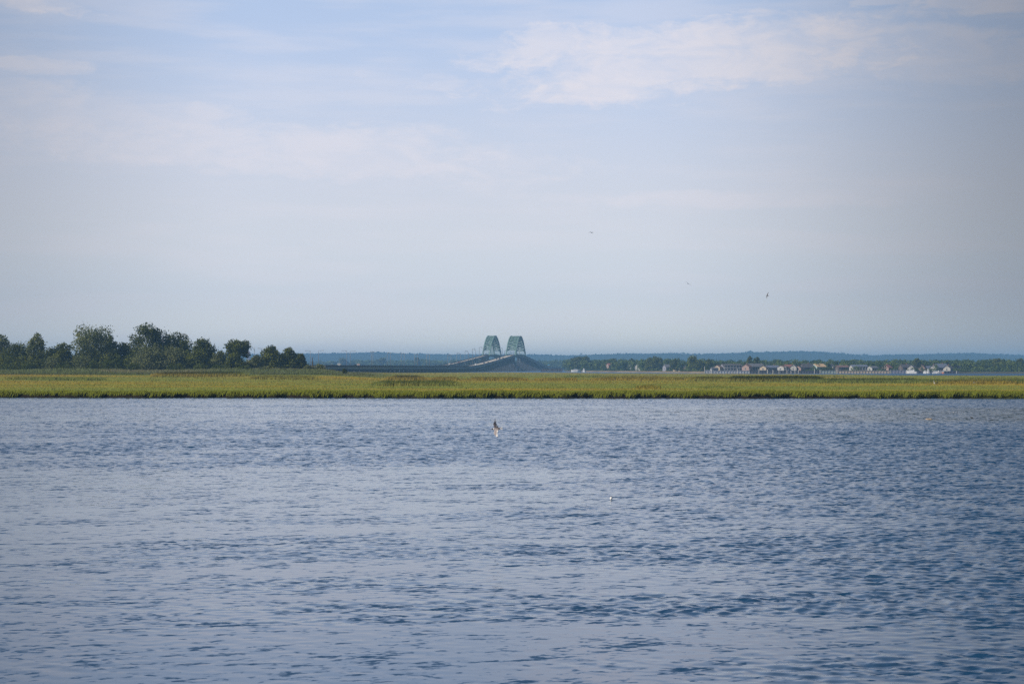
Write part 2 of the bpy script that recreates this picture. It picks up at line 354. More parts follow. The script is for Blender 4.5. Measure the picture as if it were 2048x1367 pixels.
def build_grass():
    N = 330000
    u = rng.uniform(-.34, .34, N); q = rng.uniform(0, 1, N)
    f = front(u); b = np.minimum(back(u), 1950) - 8; y = 1 / (1 / (f + 1.2) + q * (1 / b - 1 / (f + 1.2))); x = u * y
    up = ss(-.055, -.09, u) * ss(740, 765, y); keep = up < rng.uniform(.05, 1, N); u, y, x = u[keep], y[keep], x[keep]; n = len(u)
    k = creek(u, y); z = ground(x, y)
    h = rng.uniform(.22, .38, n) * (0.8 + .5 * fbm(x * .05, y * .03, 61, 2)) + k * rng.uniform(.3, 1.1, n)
    w = .05 + .00028 * y
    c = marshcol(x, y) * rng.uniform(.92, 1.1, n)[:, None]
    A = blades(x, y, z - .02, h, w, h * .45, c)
    N = 90000                                         # rank dark grass along the creeks
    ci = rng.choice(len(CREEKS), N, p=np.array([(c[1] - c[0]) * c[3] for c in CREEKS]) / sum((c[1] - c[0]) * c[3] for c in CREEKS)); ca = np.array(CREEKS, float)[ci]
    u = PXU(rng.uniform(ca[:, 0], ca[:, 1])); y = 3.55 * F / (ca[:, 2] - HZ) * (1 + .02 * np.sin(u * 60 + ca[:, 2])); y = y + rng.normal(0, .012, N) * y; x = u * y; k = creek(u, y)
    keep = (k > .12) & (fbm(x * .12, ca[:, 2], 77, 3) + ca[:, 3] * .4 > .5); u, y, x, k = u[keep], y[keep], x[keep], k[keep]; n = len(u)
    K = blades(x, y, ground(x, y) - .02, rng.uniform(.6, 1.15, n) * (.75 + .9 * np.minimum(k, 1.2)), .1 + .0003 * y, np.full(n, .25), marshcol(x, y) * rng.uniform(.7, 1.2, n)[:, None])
    N = 95000                                         # tall fringe along the water
    u = rng.uniform(-.34, .34, N); d = np.abs(rng.normal(0, 3.6, N)); y = front(u) + .6 + .9 * fbm(u * 220, u * 0, 6, 3) + d; x = u * y; z = ground(x, y)
    tuft = .55 + .85 * fbm(x * .16, y * .12, 71, 4)
    h = rng.uniform(.35, .75, N) * tuft
    c = marshcol(x, y) * rng.uniform(.85, 1.15, N)[:, None]
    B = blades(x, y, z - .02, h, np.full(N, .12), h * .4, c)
    nA = len(A[0]); nK = nA + len(K[0])
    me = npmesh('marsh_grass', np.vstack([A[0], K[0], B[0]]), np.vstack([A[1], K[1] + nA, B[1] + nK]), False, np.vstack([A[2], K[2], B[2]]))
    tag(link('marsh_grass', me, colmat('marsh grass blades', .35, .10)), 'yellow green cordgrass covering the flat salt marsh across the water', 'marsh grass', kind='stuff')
    # tangled thicket under and between the trees
    SIL = [-400, 690, 0, 680, 18, 686, 55, 688, 75, 680, 100, 692, 128, 688, 148, 688, 188, 680, 232, 688, 256, 688, 300, 680, 365, 682, 385, 688, 410, 684, 430, 692, 445, 698, 475, 700, 500, 706, 512, 712, 530, 702, 548, 698, 580, 700, 600, 708, 612, 718]
    r3 = np.random.default_rng(9); L = []
    for k in range(900):
        px = r3.uniform(-420, 606); D = r3.uniform(824, 895); hh = r3.uniform(.62, 1.06) * min(9.8, max(2.4, (730 - float(np.interp(px, SIL[0::2], SIL[1::2]))) * .195)); xx = PXU(px) * D
        L.append((xx, D, float(ground(np.array([xx]), np.array([D]))[0]) + hh * .55, r3.uniform(2, 3.4), hh * .55))
    V, Q, t = leaves(L, 110000, .8, rg=r3)
    tag(link('undergrowth', npmesh('undergrowth', V, Q, False, None, t), L_MID), 'dark thicket of young growth filling the grove between the trees', 'undergrowth', kind='stuff')
    # reeds and low scrub skirt in front of the trees
    N = 60000
    u = rng.uniform(-.34, PXU(740), N); y = rng.uniform(745, 812, N); x = u * y
    ed = ss(PXU(745), PXU(640), u) ; z = ground(x, y)
    h = (1.2 + 1.7 * fbm(x * .05, y * .02, 81, 3)) * rng.uniform(.45, 1.1, N) * (.25 + .75 * ed) * ss(735, 775, y + 8)
    t = fbm(x * .04, y * .03, 83, 3)[:, None]; t = np.clip((t - .5) * 4 + .5, 0, 1)
    c = (np.array([.185, .175, .095]) * t + np.array([.125, .150, .060]) * (1 - t)) * rng.uniform(.65, 1.3, N)[:, None]
    V, Q, cc = blades(x, y, z - .05, h, np.full(N, .28), h * .2, c)
    tag(link('reeds', npmesh('reeds', V, Q, False, cc), colmat('grey green reed blades', .3, .2)), 'dull olive reeds fringing the foot of the trees', 'reeds', kind='stuff')
# ------------------------------------------------------------------ trees
BARK = mat('grey brown bark', (.075, .06, .048), .9, .35, 2.0, stretch=(3, 3, .5))
L_DARK = leafmat('dark oak leaves', (.024, .036, .008), (.145, .162, .030))
L_MID = leafmat('mid green leaves', (.038, .054, .010), (.178, .195, .036))
L_COT = leafmat('pale cottonwood leaves', (.060, .082, .028), (.250, .265, .095))
L_OLIVE = leafmat('silvery olive leaves', (.098, .118, .048), (.235, .250, .105))
L_SHRUB = leafmat('shrub leaves', (.046, .070, .016), (.140, .160, .036))
L_HILL = leafmat('wooded ridge leaves', (.028, .050, .030), (.044, .072, .038), .2, .01)
L_FAR = leafmat('far woodland leaves', (.038, .066, .018), (.165, .210, .052), .25, .06)
def leaves(lobes, n, size, flat=0.55, rg=rng):
    """leaf-clump quads through the shells of the lobes: (x, y, z, rx, rz)"""
    L = np.array(lobes, float); wgt = L[:, 3] ** 1.3 * L[:, 4] ** .7; k = rg.choice(len(L), n, p=wgt / wgt.sum()); c = L[k]
    d = rg.normal(size=(n, 3)); d /= np.linalg.norm(d, axis=1)[:, None]
    rad = rg.uniform(.25, 1, n) ** .45 * (1 + .10 * rg.normal(size=n))
    p = c[:, :3] + d * rad[:, None] * np.stack([c[:, 3], c[:, 3], c[:, 4]], -1) * (1 + .12 * rg.normal(size=n))[:, None]
    nn = d * flat + rg.normal(size=(n, 3)) * .6 + np.array([0, 0, .25]); nn /= np.linalg.norm(nn, axis=1)[:, None]
    t = np.cross(nn, rg.normal(size=(n, 3))); t /= np.linalg.norm(t, axis=1)[:, None]; b = np.cross(nn, t)
    s = size * rg.uniform(.55, 1.25, n)[:, None]; t = t * s * .5; b = b * s * .36
    V = np.stack([p - t, p + b, p + t, p - b], 1).reshape(-1, 3); i = np.arange(n) * 4
    lt = rg.uniform(0, 1, len(L))[k] * .75 + rg.uniform(0, 1, n) * .25
    return V, np.stack([i, i + 1, i + 2, i + 3], -1), lt
def crown_lobes(W, z0, z1, n=12, top=.5, rg=random):
    """uneven crown between heights z0 and z1, width W; top = where it is widest"""
    out = []; Hc = z1 - z0
    for k in range(n):
        f = (k + .5) / n; zz = z0 + Hc * (.08 + .80 * f)
        e = max(.30, 1 - abs(f - top) ** 2.2 * 2.2) if f > top else max(.86, 1 - (top - f) ** 2)
        a = k * 2.4 + rg.uniform(-.5, .5); rr = W * .5 * e * rg.uniform(.35, .85)
        lr = W * rg.uniform(.10, .21); out.append((math.cos(a) * rr, math.sin(a) * rr, zz, lr, min(lr * rg.uniform(.7, 1.05), Hc * .3)))
    out.append((0, 0, z0 + Hc * .5, W * .26, Hc * .34))
    mx = max(o[2] + o[4] for o in out)
    i = max(range(n), key=lambda j: out[j][2]); o = out[i]; out[i] = (o[0] * .5, o[1], z1 - o[4] * .95, o[3], o[4])
    return out
def tree(px, top, D, wpx, base_row, lm, label, shape=.5, n=4200, size=.75, crown0=.18, name='tree', cat='tree', group=None, nl=24, lean=0):
    x, zt = XZ(px, top, D); z0 = float(ground(np.array([x]), np.array([D]))[0]) if D < 1400 else 2.0
    Ht = zt - z0; W = wpx / F * D
    e = empty(name, (x, D, z0)); tag(e, label, cat, group)
    lob = crown_lobes(W, Ht * crown0, Ht, nl, shape)
    if lean: lob = [(a + lean * (c / Ht), b, c, r, r2) for a, b, c, r, r2 in lob]
    V, Q, t = leaves(lob, n, size); link('crown', npmesh('crown', V, Q, False, None, t), lm, e)
    m = MB(); r0 = max(.12, Ht * .02); hh = Ht * (crown0 * .5 + .45)
    m.tube([(0, 0, -.3), (.1, 0, hh * .35), (lean * .3, .1, hh * .7), (lean * .6 + .1, 0, hh)], [r0 * 1.3, r0, r0 * .75, r0 * .35], 7)
    for o in lob[:9:2]:
        m.tube([(lean * .3, 0, hh * .45), (o[0] * .45 + lean * .2, o[1] * .45, (hh * .45 + o[2]) / 2 + .3), (o[0], o[1], o[2])], [r0 * .5, r0 * .33, r0 * .12], 5)
    m.build('trunk', BARK, e, smooth=True); return e
build_grass()
GT = 'trees on the left of the marsh'
TREES = [
 (-2, 667, 850, 46, L_COT, 'tall pale green tree cut off by the left edge of the photo', .36, .3, 3600),
 (36, 686, 845, 62, L_DARK, 'low dark round tree second from the left edge', .30, .05, 4200),
 (74, 666, 835, 40, L_COT, 'upright narrow cottonwood with two tops near the left edge', .42, .12, 4000),
 (100, 694, 850, 46, L_DARK, 'small dark tree filling the gap right of the narrow upright cottonwood', .30, .05, 3000),
 (128, 684, 838, 46, L_MID, 'rounded mid green tree between the narrow cottonwood and the big pale cottonwood', .34, .1, 4000),
 (188, 653, 842, 88, L_COT, 'big broad pale cottonwood with a flat ragged top', .48, .14, 8500),
 (222, 672, 838, 34, L_DARK, 'dark tree clinging to the right flank of the big pale cottonwood', .36, .1, 3000),
 (246, 684, 846, 40, L_DARK, 'low dark tree in the dip between the two tallest trees', .30, .05, 3200),
 (297, 645, 848, 80, L_DARK, 'tallest dark tree of the grove with a lumpy crown', .36, .12, 8500),
 (352, 663, 850, 62, L_DARK, 'dark tree stepping down just right of the tallest tree', .38, .1, 5200),
 (372, 676, 856, 34, L_COT, 'thin see-through tree beside the stepping down dark tree', .45, .2, 1300),
 (405, 674, 842, 52, L_MID, 'medium tree with a pointed right shoulder at the middle of the grove', .34, .1, 5200),
 (300, 693, 812, 74, L_OLIVE, 'silvery green olive tree standing before the tallest tree', .30, .03, 5200),
 (348, 694, 815, 56, L_OLIVE, 'silvery green olive tree below the stepping down dark tree', .30, .03, 4200),
 (395, 702, 816, 50, L_MID, 'low leafy tree at the foot of the medium pointed tree', .30, .03, 3600),
 (440, 699, 822, 36, L_OLIVE, 'greyish thin tree left of the umbrella shaped tree', .30, .05, 2200),
 (476, 681, 830, 50, L_DARK, 'umbrella shaped dark tree on a bare stem', .5, .52, 4200),
 (470, 704, 815, 44, L_MID, 'yellowish green low tree underneath the umbrella shaped tree', .30, .03, 3200),
 (512, 709, 820, 36, L_OLIVE, 'low grey bushy tree in the gap right of the umbrella tree', .30, .02, 2000),
 (544, 691, 830, 50, L_MID, 'rounded tree with a peaked top, left one of the end clump', .36, .04, 4600),
 (578, 694, 832, 42, L_MID, 'narrower tree in the middle of the end clump', .36, .04, 4000),
 (602, 706, 830, 26, L_DARK, 'small dark tree closing the right end of the grove', .30, .03, 2400),
]
for (px, top, D, w, lm, lab, sh, c0, n) in TREES: tree(px, top, D, w * (1.26 if px < 460 else 1.14), 735, lm, lab, sh, int(n * 1.2), .72, c0, group=GT)
SHRUBS = [(58, 724, 796, 40, L_SHRUB, 'wide low shrub at the foot of the leftmost trees'), (104, 710, 800, 38, L_OLIVE, 'grey green dome shrub under the rounded tree'),
 (162, 709, 798, 44, L_OLIVE, 'big dome shaped olive shrub below the broad pale cottonwood'), (20, 726, 794, 46, L_SHRUB, 'low bright shrub near the left edge of the photo'),
 (186, 720, 793, 26, L_SHRUB, 'bright green shrub right of the big dome shrub'), (216, 718, 794, 36, L_SHRUB, 'yellow green shrub below the right flank of the pale cottonwood'),
 (239, 710, 803, 26, L_SHRUB, 'tall pale green bush in the dip of the grove'), (268, 724, 790, 36, L_SHRUB, 'small low shrub before the silvery olive trees'),
 (128, 727, 790, 50, L_SHRUB, 'spreading low shrub between the two dome shrubs'), (352, 726, 790, 46, L_SHRUB, 'dense round shrub under the middle of the grove'),
 (400, 728, 790, 44, L_SHRUB, 'flat topped shrub below the low leafy tree'), (440, 728, 792, 50, L_SHRUB, 'wide dark shrub left below the umbrella tree'),
 (486, 730, 790, 46, L_SHRUB, 'low shrub directly below the umbrella tree'), (530, 732, 790, 30, L_OLIVE, 'brownish low bush before the end clump'),
 (568, 735, 776, 12, L_OLIVE, 'tiny brown bush standing in the reeds before the end clump'), (616, 729, 815, 22, L_OLIVE, 'dry looking low bush right of the end clump'),
 (640, 727, 815, 26, L_OLIVE, 'brown bush beside the dead snag'), (689, 736, 765, 11, L_DARK, 'lone dark little bush out on the open marsh')]
for (px, top, D, w, lm, lab) in SHRUBS:
    tree(px, top, D, w, 740, lm, lab, .45, 1300 if w > 15 else 500, .55, .0, name='shrub', cat='shrub', group='shrubs along the edge of the grove')
x, zt = XZ(625, 714, 818); e = empty('dead_snag', (x, 818, 1.9)); tag(e, 'dark dead snag standing upright right of the grove', 'dead tree')
m = MB(); m.tube([(0, 0, 0), (.1, 0, 2.2), (-.05, 0, zt - 1.9)], [.42, .36, .12], 7); m.tube([(.1, 0, 2.4), (.7, 0, 3.0)], [.15, .05], 5); m.build('trunk', BARK, e, smooth=True)
V, Q, t = leaves([(0, 0, 1.6, .6, 1.5), (.1, 0, 3, .45, .8)], 260, .4); link('crown', npmesh('crown', V, Q, False, None, t), L_DARK, e)

# ------------------------------------------------------------------ far shore land and hills
SU = np.array([-.6, PXU(400), PXU(1118), PXU(1126), PXU(1133), PXU(1200), PXU(1300), PXU(1400), PXU(1600), PXU(1900), PXU(2048), .6])
SY = np.array([4150, 4150, 4150, 4100, 2450, 2300, 2050, 1800, 1690, 1680, 1640, 1640.])
def shore(u): return np.interp(u, SU, SY)
HP = np.array([(300, 711), (480, 711), (560, 710), (620, 709), (700, 708), (760, 706.5), (800, 709), (900, 711), (940, 711), (1060, 711), (1130, 713), (1200, 711), (1260, 709),
 (1300, 709.5), (1340, 708.5), (1400, 710), (1450, 709), (1490, 707), (1501, 704.5), (1512, 707), (1560, 705.5), (1600, 704.5), (1650, 706), (1700, 710.5), (1750, 713), (1780, 711.5),
 (1830, 711), (1900, 709), (1940, 708), (1980, 710), (2048, 712), (2300, 710), (2600, 713)], float)
def land_z(u, y):
    d = y - shore(u); z = -0.3 + 1.9 * ss(0, 22, d) + 2.2 * ss(60, 900, d)
    HD = 9000.; top = H_CAM + (HZ - np.interp(u, PXU(HP[:, 0]), HP[:, 1])) / F * HD
    hill = ss(6400, HD, y) * (1 - .5 * ss(HD + 300, 11500, y))
    return z + hill * (top - 4) + ss(7600, 8600, y) * (fbm(u * 900, y * .012, 91, 3) - .5) * 6
def build_land():
    u = np.linspace(-.5, .5, 900); t = np.concatenate([np.linspace(0, .012, 8), np.linspace(.03, 1, 90)])
    U, T = np.meshgrid(u, t, indexing='ij'); Y = shore(U) + (11800 - shore(U)) * T; X = U * Y; Z = land_z(U, Y)
    n = len(t); V = np.stack([X, Y, Z], -1).reshape(-1, 3)
    i, j = np.meshgrid(np.arange(len(u) - 1), np.arange(n - 1), indexing='ij')
    Q = np.stack([i * n + j, (i + 1) * n + j, (i + 1) * n + j + 1, i * n + j + 1], -1).reshape(-1, 4)
    d = (V[:, 1] - shore(V[:, 0] / V[:, 1])); w = (1 - ss(18, 40, d))[:, None]; px = V[:, 0] / V[:, 1] * F + 1024
    beach = (ss(1128, 1150, px) * ss(1440, 1410, px))[:, None]
    edge = np.array([.22, .17, .115]) * beach + np.array([.075, .075, .06]) * (1 - beach)
    col = np.array([.030, .045, .018]) * (1 - w) + edge * w
    tag(link('far_shore', npmesh('far_shore', V, Q, True, col), colmat('far shore ground', 0, .25, .02)), kind='structure')
build_land()
# outline of the far wood: photo column -> row of the tree tops
WO = np.array([(380, 720), (620, 722), (650, 720), (700, 719), (760, 718), (800, 719), (850, 717), (880, 719), (930, 718), (980, 720), (1060, 719), (1100, 719), (1130, 717), (1190, 717), (1230, 717), (1260, 718),
 (1290, 716), (1320, 716), (1350, 716), (1400, 716), (1440, 719), (1480, 719), (1520, 718), (1560, 718), (1600, 718.5), (1650, 718), (1700, 718), (1750, 719), (1800, 717.5), (1850, 718), (1900, 717.5), (1950, 718), (2000, 717), (2048, 718), (2400, 717)], float)
def build_wood():
    Vs, Qs, Ts = [], [], []; off = 0; r2 = np.random.default_rng(77)
    for k in range(1150):
        px = r2.uniform(330, 2420); u = PXU(px); s = float(shore(np.array([u]))[0])
        back_ = 75 if px > 1400 else 45
        y = s + back_ + r2.uniform(0, 1) ** 1.5 * 520; x = u * y; z = float(land_z(np.array([u]), np.array([y]))[0])
        row = np.interp(px, WO[:, 0], WO[:, 1]) + abs(r2.normal(0, 2.4)); zt = H_CAM + (HZ - row) / F * y
        if y - s < 130: zt -= 2.0 * y / 1700
        Ht = max(4, zt - z); W = Ht * r2.uniform(.6, 1.0); sz = max(1.3, y * .0009)
        lob = [(r2.uniform(-.25, .25) * W, r2.uniform(-.25, .25) * W, Ht * q, W * r2.uniform(.24, .36), Ht * r2.uniform(.15, .22)) for q in (.3, .45, .6, .7, .8)]
        V, Q, t = leaves(lob, 150, sz, rg=r2); Vs.append(V + np.array([x, y, z])); Qs.append(Q + off); off += len(V); Ts.append(np.clip(t * .5 + r2.uniform(0, .5), 0, 1))
    me = npmesh('far_woodland', np.vstack(Vs), np.vstack(Qs), False, None, np.concatenate(Ts))
    tag(link('far_woodland', me, L_FAR), 'hazy green woodland along the far shore behind the houses', 'woodland', kind='stuff')
    # garden trees and bushes crowding round the houses
    L = []
    for k in range(330):
        px = r2.uniform(1200, 2048); u = PXU(px); sh = float(shore(np.array([u]))[0]); y = sh + r2.uniform(46, 110); hh = r2.uniform(.9, 2.6) * (1.3 if px > 1915 else 1) * (2.0 if r2.uniform() > (.72 if y - sh > 62 else .88) else 1)
        L.append((u * y, y, 1.6 + hh * .6, r2.uniform(1.4, 3.2), hh))
    V, Q, t = leaves(L, 26000, 1.2, rg=r2)
    tag(link('garden_greenery', npmesh('garden_greenery', V, Q, False, None, t), L_FAR), 'low green bushes filling the gardens between the far houses', 'bushes', kind='stuff')
    # tree cover roughening the ridge line of the hills
    n = 9000; px = r2.uniform(250, 2650, n); u = PXU(px); y = r2.uniform(8500, 9050, n); z = land_z(u, y); x = u * y
    V, Q, t = leaves(np.stack([x, y, z, np.full(n, 9.), r2.uniform(2, 6, n) * (1 + .8 * (r2.uniform(0, 1, n) > .96))], -1), n * 7, 9.0, rg=r2)
    tag(link('hill_woodland', npmesh('hill_woodland', V, Q, False, None, t), L_HILL), 'blue hazy wooded ridge on the horizon', 'woodland', kind='stuff')
build_wood()
FT = [(686, 715, 4230, 20, 'hazy dark tree standing above the far wood near the left lamp pairs'), (764, 714.5, 4240, 22, 'broad hazy tree bulging over the far wood behind the causeway lamps'),
 (835, 714, 4235, 14, 'pointed blue green tree over the middle of the causeway'), (1148, 714, 2650, 26, 'left one of the big tree clump right of the bridge'),
 (1158, 712, 2620, 24, 'broadest tree of the big clump right of the bridge'), (1172, 711.5, 2600, 20, 'right hand dark tree of the big clump right of the bridge'),
 (1224, 716, 2400, 22, 'round far tree behind the pale beach, first past the big clump'), (1262, 716, 2330, 18, 'small far tree just left of the grey beach houses'),
 (1300, 714, 2110, 26, 'left half of the tall far tree pair over the beach'), (1314, 711.5, 2080, 30, 'highest far tree over the middle of the beach'),
 (1350, 717, 1960, 24, 'round far tree between the two highest beach trees'), (1386, 711, 1890, 30, 'tall rounded far tree near the right end of the beach'),
 (1400, 719, 1850, 22, 'paler tree leaning on the tall tree at the end of the beach'), (1418, 717, 1860, 18, 'dark round tree behind the start of the white seawall'),
 (1499, 712, 1800, 13, 'dark spire shaped tree behind the long grey roof'), (1513, 713.5, 1800, 16, 'brownish thin tree beside the spire shaped tree'),
 (1834, 716, 1800, 16, 'dark tree above the boats on the right'), (1995, 715.5, 1790, 26, 'dark tall tree near the right edge of the far wood'), (2040, 716, 1790, 22, 'last far tree at the right edge of the photo')]
for px, top, D, w, lab in FT: tree(px, top, D, w, 738, L_MID, lab, .5, 900, D * .0009, .08, group='trees standing out of the far wood')

# ------------------------------------------------------------------ twin causeway bridges
STEEL = mat('pale green bridge steel', (.18, .285, .24), .55, .12, .3)
DECKM = mat('worn concrete roadway', (.52, .46, .38), .85, .12, .2)
CONC = mat('weathered bridge concrete', (.06, .058, .066), .9, .22, .25, stretch=(1, 1, .3))
GIRD = mat('blue green girder paint', (.20, .29, .30), .6, .12, .3)
TH = R(5.3); DIR = Vector((math.sin(TH), math.cos(TH), 0)); RGT = Vector((math.cos(TH), -math.sin(TH), 0))
PS = np.array([-1700, -760, -650, -551, -391, -194, -90, 0, 90, 194, 391, 551, 680, 800, 1040.]); PZ = np.array([5.9, 6.0, 6.3, 7.9, 12.8, 19.6, 23.3, 24.8, 23.3, 19.6, 12.8, 7.9, 5.4, 4.6, 4.4])
_s = np.arange(-1750, 1100, 5.); _z = np.interp(_s, PS, PZ)
for _ in range(3): _z = np.convolve(np.pad(_z, 8, mode='edge'), np.ones(17) / 17, 'valid')
def zdeck(s): return float(np.interp(s, _s, _z))
class Road:
    def __init__(s, x0): s.o = Vector((x0, 3000, 0))
    def p(s, t, off=0.0, dz=0.0, deck=True):
        q = s.o + DIR * t + RGT * off; return Vector((q.x, q.y, (zdeck(t) if deck else 0) + dz))
    def s_at(s, px, off=0.0):
        u = PXU(px); b = s.o + RGT * off; return (u * b.y - b.x) / (DIR.x - u * DIR.y)
RR, RL = Road(6.0), Road(-30.0)
def strip(road, s0, s1, a, b, z0, z1, step=20):
    m = MB(); S = np.linspace(s0, s1, int((s1 - s0) / step) + 2)
    pts = [road.p(t, o, z) - road.o for t in S for (o, z) in ((a, z0), (b, z0), (b, z1), (a, z1))]
    fc = [(0, 1, 2, 3), tuple(4 * (len(S) - 1) + i for i in (3, 2, 1, 0))]
    for i in range(len(S) - 1):
        for k in range(4): fc.append((4 * i + k, 4 * i + (k + 1) % 4, 4 * i + 4 + (k + 1) % 4, 4 * i + 4 + k))
    return m.poly(pts, fc)
def bridge(road, hw, label, apex, s0, s1):
    e = empty('causeway_bridge', road.o); tag(e, label, 'bridge', 'twin arch bridges of the causeway')
    strip(road, s0, s1, -hw, hw, -.45, 0).build('deck', DECKM, e)
    for sg in (-1, 1):
        strip(road, s0, s1, sg * hw - .18, sg * hw + .18, -.5, .95).build('parapet', CONC, e)
        strip(road, s0, s1, sg * (hw - .75) - .25, sg * (hw - .75) + .25, -2.1, -.46).build('girder', GIRD, e)
    S = [t for t in np.arange(s0 + 6, s1, 27.) if abs(t) > 112] + [-97., 97.]
    for t in S:
        m = MB(); zt = zdeck(t) - 2.12; big = abs(t) < 110; w = hw * (1.15 if big else .92)
        rot = Matrix.Rotation(-TH, 3, 'Z'); c = road.p(t, 0, 0, False) - road.o
        m.box(c + Vector((0, 0, zt - .6)), (2 * w, 1.5 if not big else 4, 1.2), rot)
        th = 1.3 if not big else 4.4
        for o in (-.78, 0, .78): m.box(c + RGT * (o * w) + Vector((0, 0, (zt - 1.2) / 2 - .5)), (w * .42, th, zt - .2), rot)
        m.box(c + Vector((0, 0, .3)), (2 * w + .8, th + 1, 1.6), rot)
        m.build('pier', CONC, e)
    # tied arch: two trussed ribs, hangers, lattice bracing between them
    SP, N = 91., 18; z0 = zdeck(-SP) - .2; ro = hw + .55
    def zr(t): return z0 + (apex - z0) * (1 - (t / SP) ** 2)
    T = [-SP + 2 * SP * i / N for i in range(N + 1)]
    def dep(t): return 3.4 * (1 - .45 * (t / SP) ** 2)
    def q(t, o, z): v = road.p(t, o, 0, False) - road.o; return Vector((v.x, v.y, z))
    for sg in (-1, 1):
        m = MB()
        for a, b in zip(T[:-1], T[1:]):
            m.bar(q(a, sg * ro, zr(a)), q(b, sg * ro, zr(b)), 1.4, 1.6)
            m.bar(q(a, sg * ro, zr(a) - dep(a)), q(b, sg * ro, zr(b) - dep(b)), 1.0, 1.0)
            m.bar(q(a, sg * ro, zr(a)), q(b, sg * ro, zr(b) - dep(b)), .45); m.bar(q(a, sg * ro, zr(a) - .2), q(a, sg * ro, zr(a) - dep(a)), .5)
        m.build('arch_rib', STEEL, e)
        for t in T[1:-1]: MB().bar(q(t, sg * ro, zr(t) - dep(t)), q(t, sg * ro, zdeck(t) - 1), .32).build('hanger', STEEL, e)
    m = MB()
    for a, b in zip(T[:-1], T[1:]):
        if zr(a) - dep(a) - zdeck(a) < 6.4 or zr(b) - dep(b) - zdeck(b) < 6.4: continue
        for dd in (0, 1):
            za, zb = zr(a) - dd * dep(a), zr(b) - dd * dep(b)
            m.bar(q(a, -ro, za), q(b, ro, zb), .7); m.bar(q(a, ro, za), q(b, -ro, zb), .7); m.bar(q(a, -ro, za), q(a, ro, za), .7, .8)
            m.bar(q((a + b) / 2, -ro, (za + zb) / 2), q((a + b) / 2, ro, (za + zb) / 2), .4)
        if b == max(t for t in T if zr(t) - dep(t) - zdeck(t) >= 6.4): m.bar(q(b, -ro, zr(b)), q(b, ro, zr(b)), .8)
        m.bar(q(a, -ro, zr(a)), q(a, ro, zr(a) - dep(a)), .4); m.bar(q(a, ro, zr(a)), q(a, -ro, zr(a) - dep(a)), .4)
    m.build('bracing', STEEL, e)
    for sgn in (-1, 1):
        t = sgn * max(t for t in T if zr(t) - dep(t) - zdeck(t) >= 6.4); z = zr(t) - dep(t)
        m = MB(); m.bar(q(t, -ro, z - .4), q(t, ro, z - .4), 1.0, 1.5)
        for o in (-1, 1): m.bar(q(t, o * ro, z - 3), q(t, o * ro * .6, z - .6), .6)
        m.build('portal_frame', STEEL, e)
    return e
bridge(RR, 6.2, 'wider right hand arch bridge of the causeway, pale green steel, nearest to the viewer', 52.6, -1580, 1035)
bridge(RL, 4.4, 'narrower left hand arch bridge of the causeway standing behind the other', 53.0, -1580, 1035)

# ------------------------------------------------------------------ lamps
LAMPM = mat('grey galvanised lamp steel', (.20, .21, .23), .5, .1, 1.0)
LHEAD = mat('pale lamp housing', (.35, .36, .38), .5, .1, 2.0)
def lamp(x, y, zb, zt, arms, label, curved=False, group='street lamps along the causeway'):
    e = empty('street_lamp', (x, y, zb)); tag(e, label, 'street lamp', group); h = zt - zb
    r = max(.13, y * .000115)
    MB().tube([(0, 0, 0), (0, 0, h * .5), (0, 0, h)], [r * 1.3, r, r * .8], 8).build('pole', LAMPM, e, smooth=True)
    for d in arms:
        L = d
        pts = [(0, 0, h - .1), (L * .5, 0, h + .15), (L, 0, h + .2)] if not curved else [(0, 0, h - 3), (L * .12, 0, h - 1.3), (L * .45, 0, h - .2), (L, 0, h)]
        MB().tube(pts, r * .6, 6).build('arm', LAMPM, e, smooth=True)
        sg = 1 if L > 0 else -1; q = pts[-1]
        MB().prism([(q[0] - sg * .5, q[2] - .25), (q[0] + sg * .7, q[2] - .2), (q[0] + sg * .6, q[2] + .08), (q[0] - sg * .4, q[2] + .18)], -.28, .28).build('lamp_head', LHEAD, e)
    return e
MED = -17.5
LP = [(621, 701.2, -3.8, 'lamp nearest the grove with its arm to the left'), (637, 701, 3.4, 'lamp with its arm to the right, second from the grove'), (693.5, 701.3, -3.8, 'left lamp of the second causeway pair, arm to the left'),
 (700.5, 702.3, 3.8, 'right lamp of the second causeway pair, arm to the right'), (742.5, 703.6, 2.4, 'left lamp of the third causeway pair'), (746, 703.4, -2.4, 'right lamp of the third causeway pair'),
 (774.5, 705.5, 3.0, 'left lamp of the fourth causeway pair'), (781, 705.2, -3.0, 'right lamp of the fourth causeway pair'), (802.5, 706.8, 3.0, 'left lamp of the fifth causeway pair'), (808.5, 706.6, -3.0, 'right lamp of the fifth causeway pair'),
 (829, 708.6, 3.0, 'left lamp of the sixth causeway pair'), (835, 708.8, -3.0, 'right lamp of the sixth causeway pair'), (853, 709.8, 3.0, 'left lamp of the seventh causeway pair'), (859, 709.6, -3.0, 'right lamp of the seventh causeway pair'),
 (895.6, 709.2, 3.5, 'first low lamp left of the foot of the bridge ramp'), (902, 711, -3.0, 'short lamp over the foot of the left ramp'), (913.6, 705.3, 3.0, 'lamp over the lower end of the left ramp'), (921, 707.2, -3.0, 'faint lamp right of the lower ramp end'),
 (930, 701.5, 3.0, 'lamp a third of the way up the left ramp'), (936.6, 703.4, -3.0, 'lamp between the two ramps, lower one'), (944.8, 697.2, 3.2, 'lamp halfway up the left ramp'), (951.3, 699.3, -3.0, 'lamp between the two ramps, upper one'),
 (958.4, 694, 3.2, 'highest lamp near the top of the left ramp'), (966.8, 696.3, -3.0, 'lamp just left of the left arch foot'), (1004.3, 695.8, -2.4, 'tall lamp in the gap between the two arches'), (1009, 701.3, 3.0, 'shorter lamp in the gap before the right arch'),
 (1055.6, 704.5, -2.4, 'lamp just right of the right arch')]
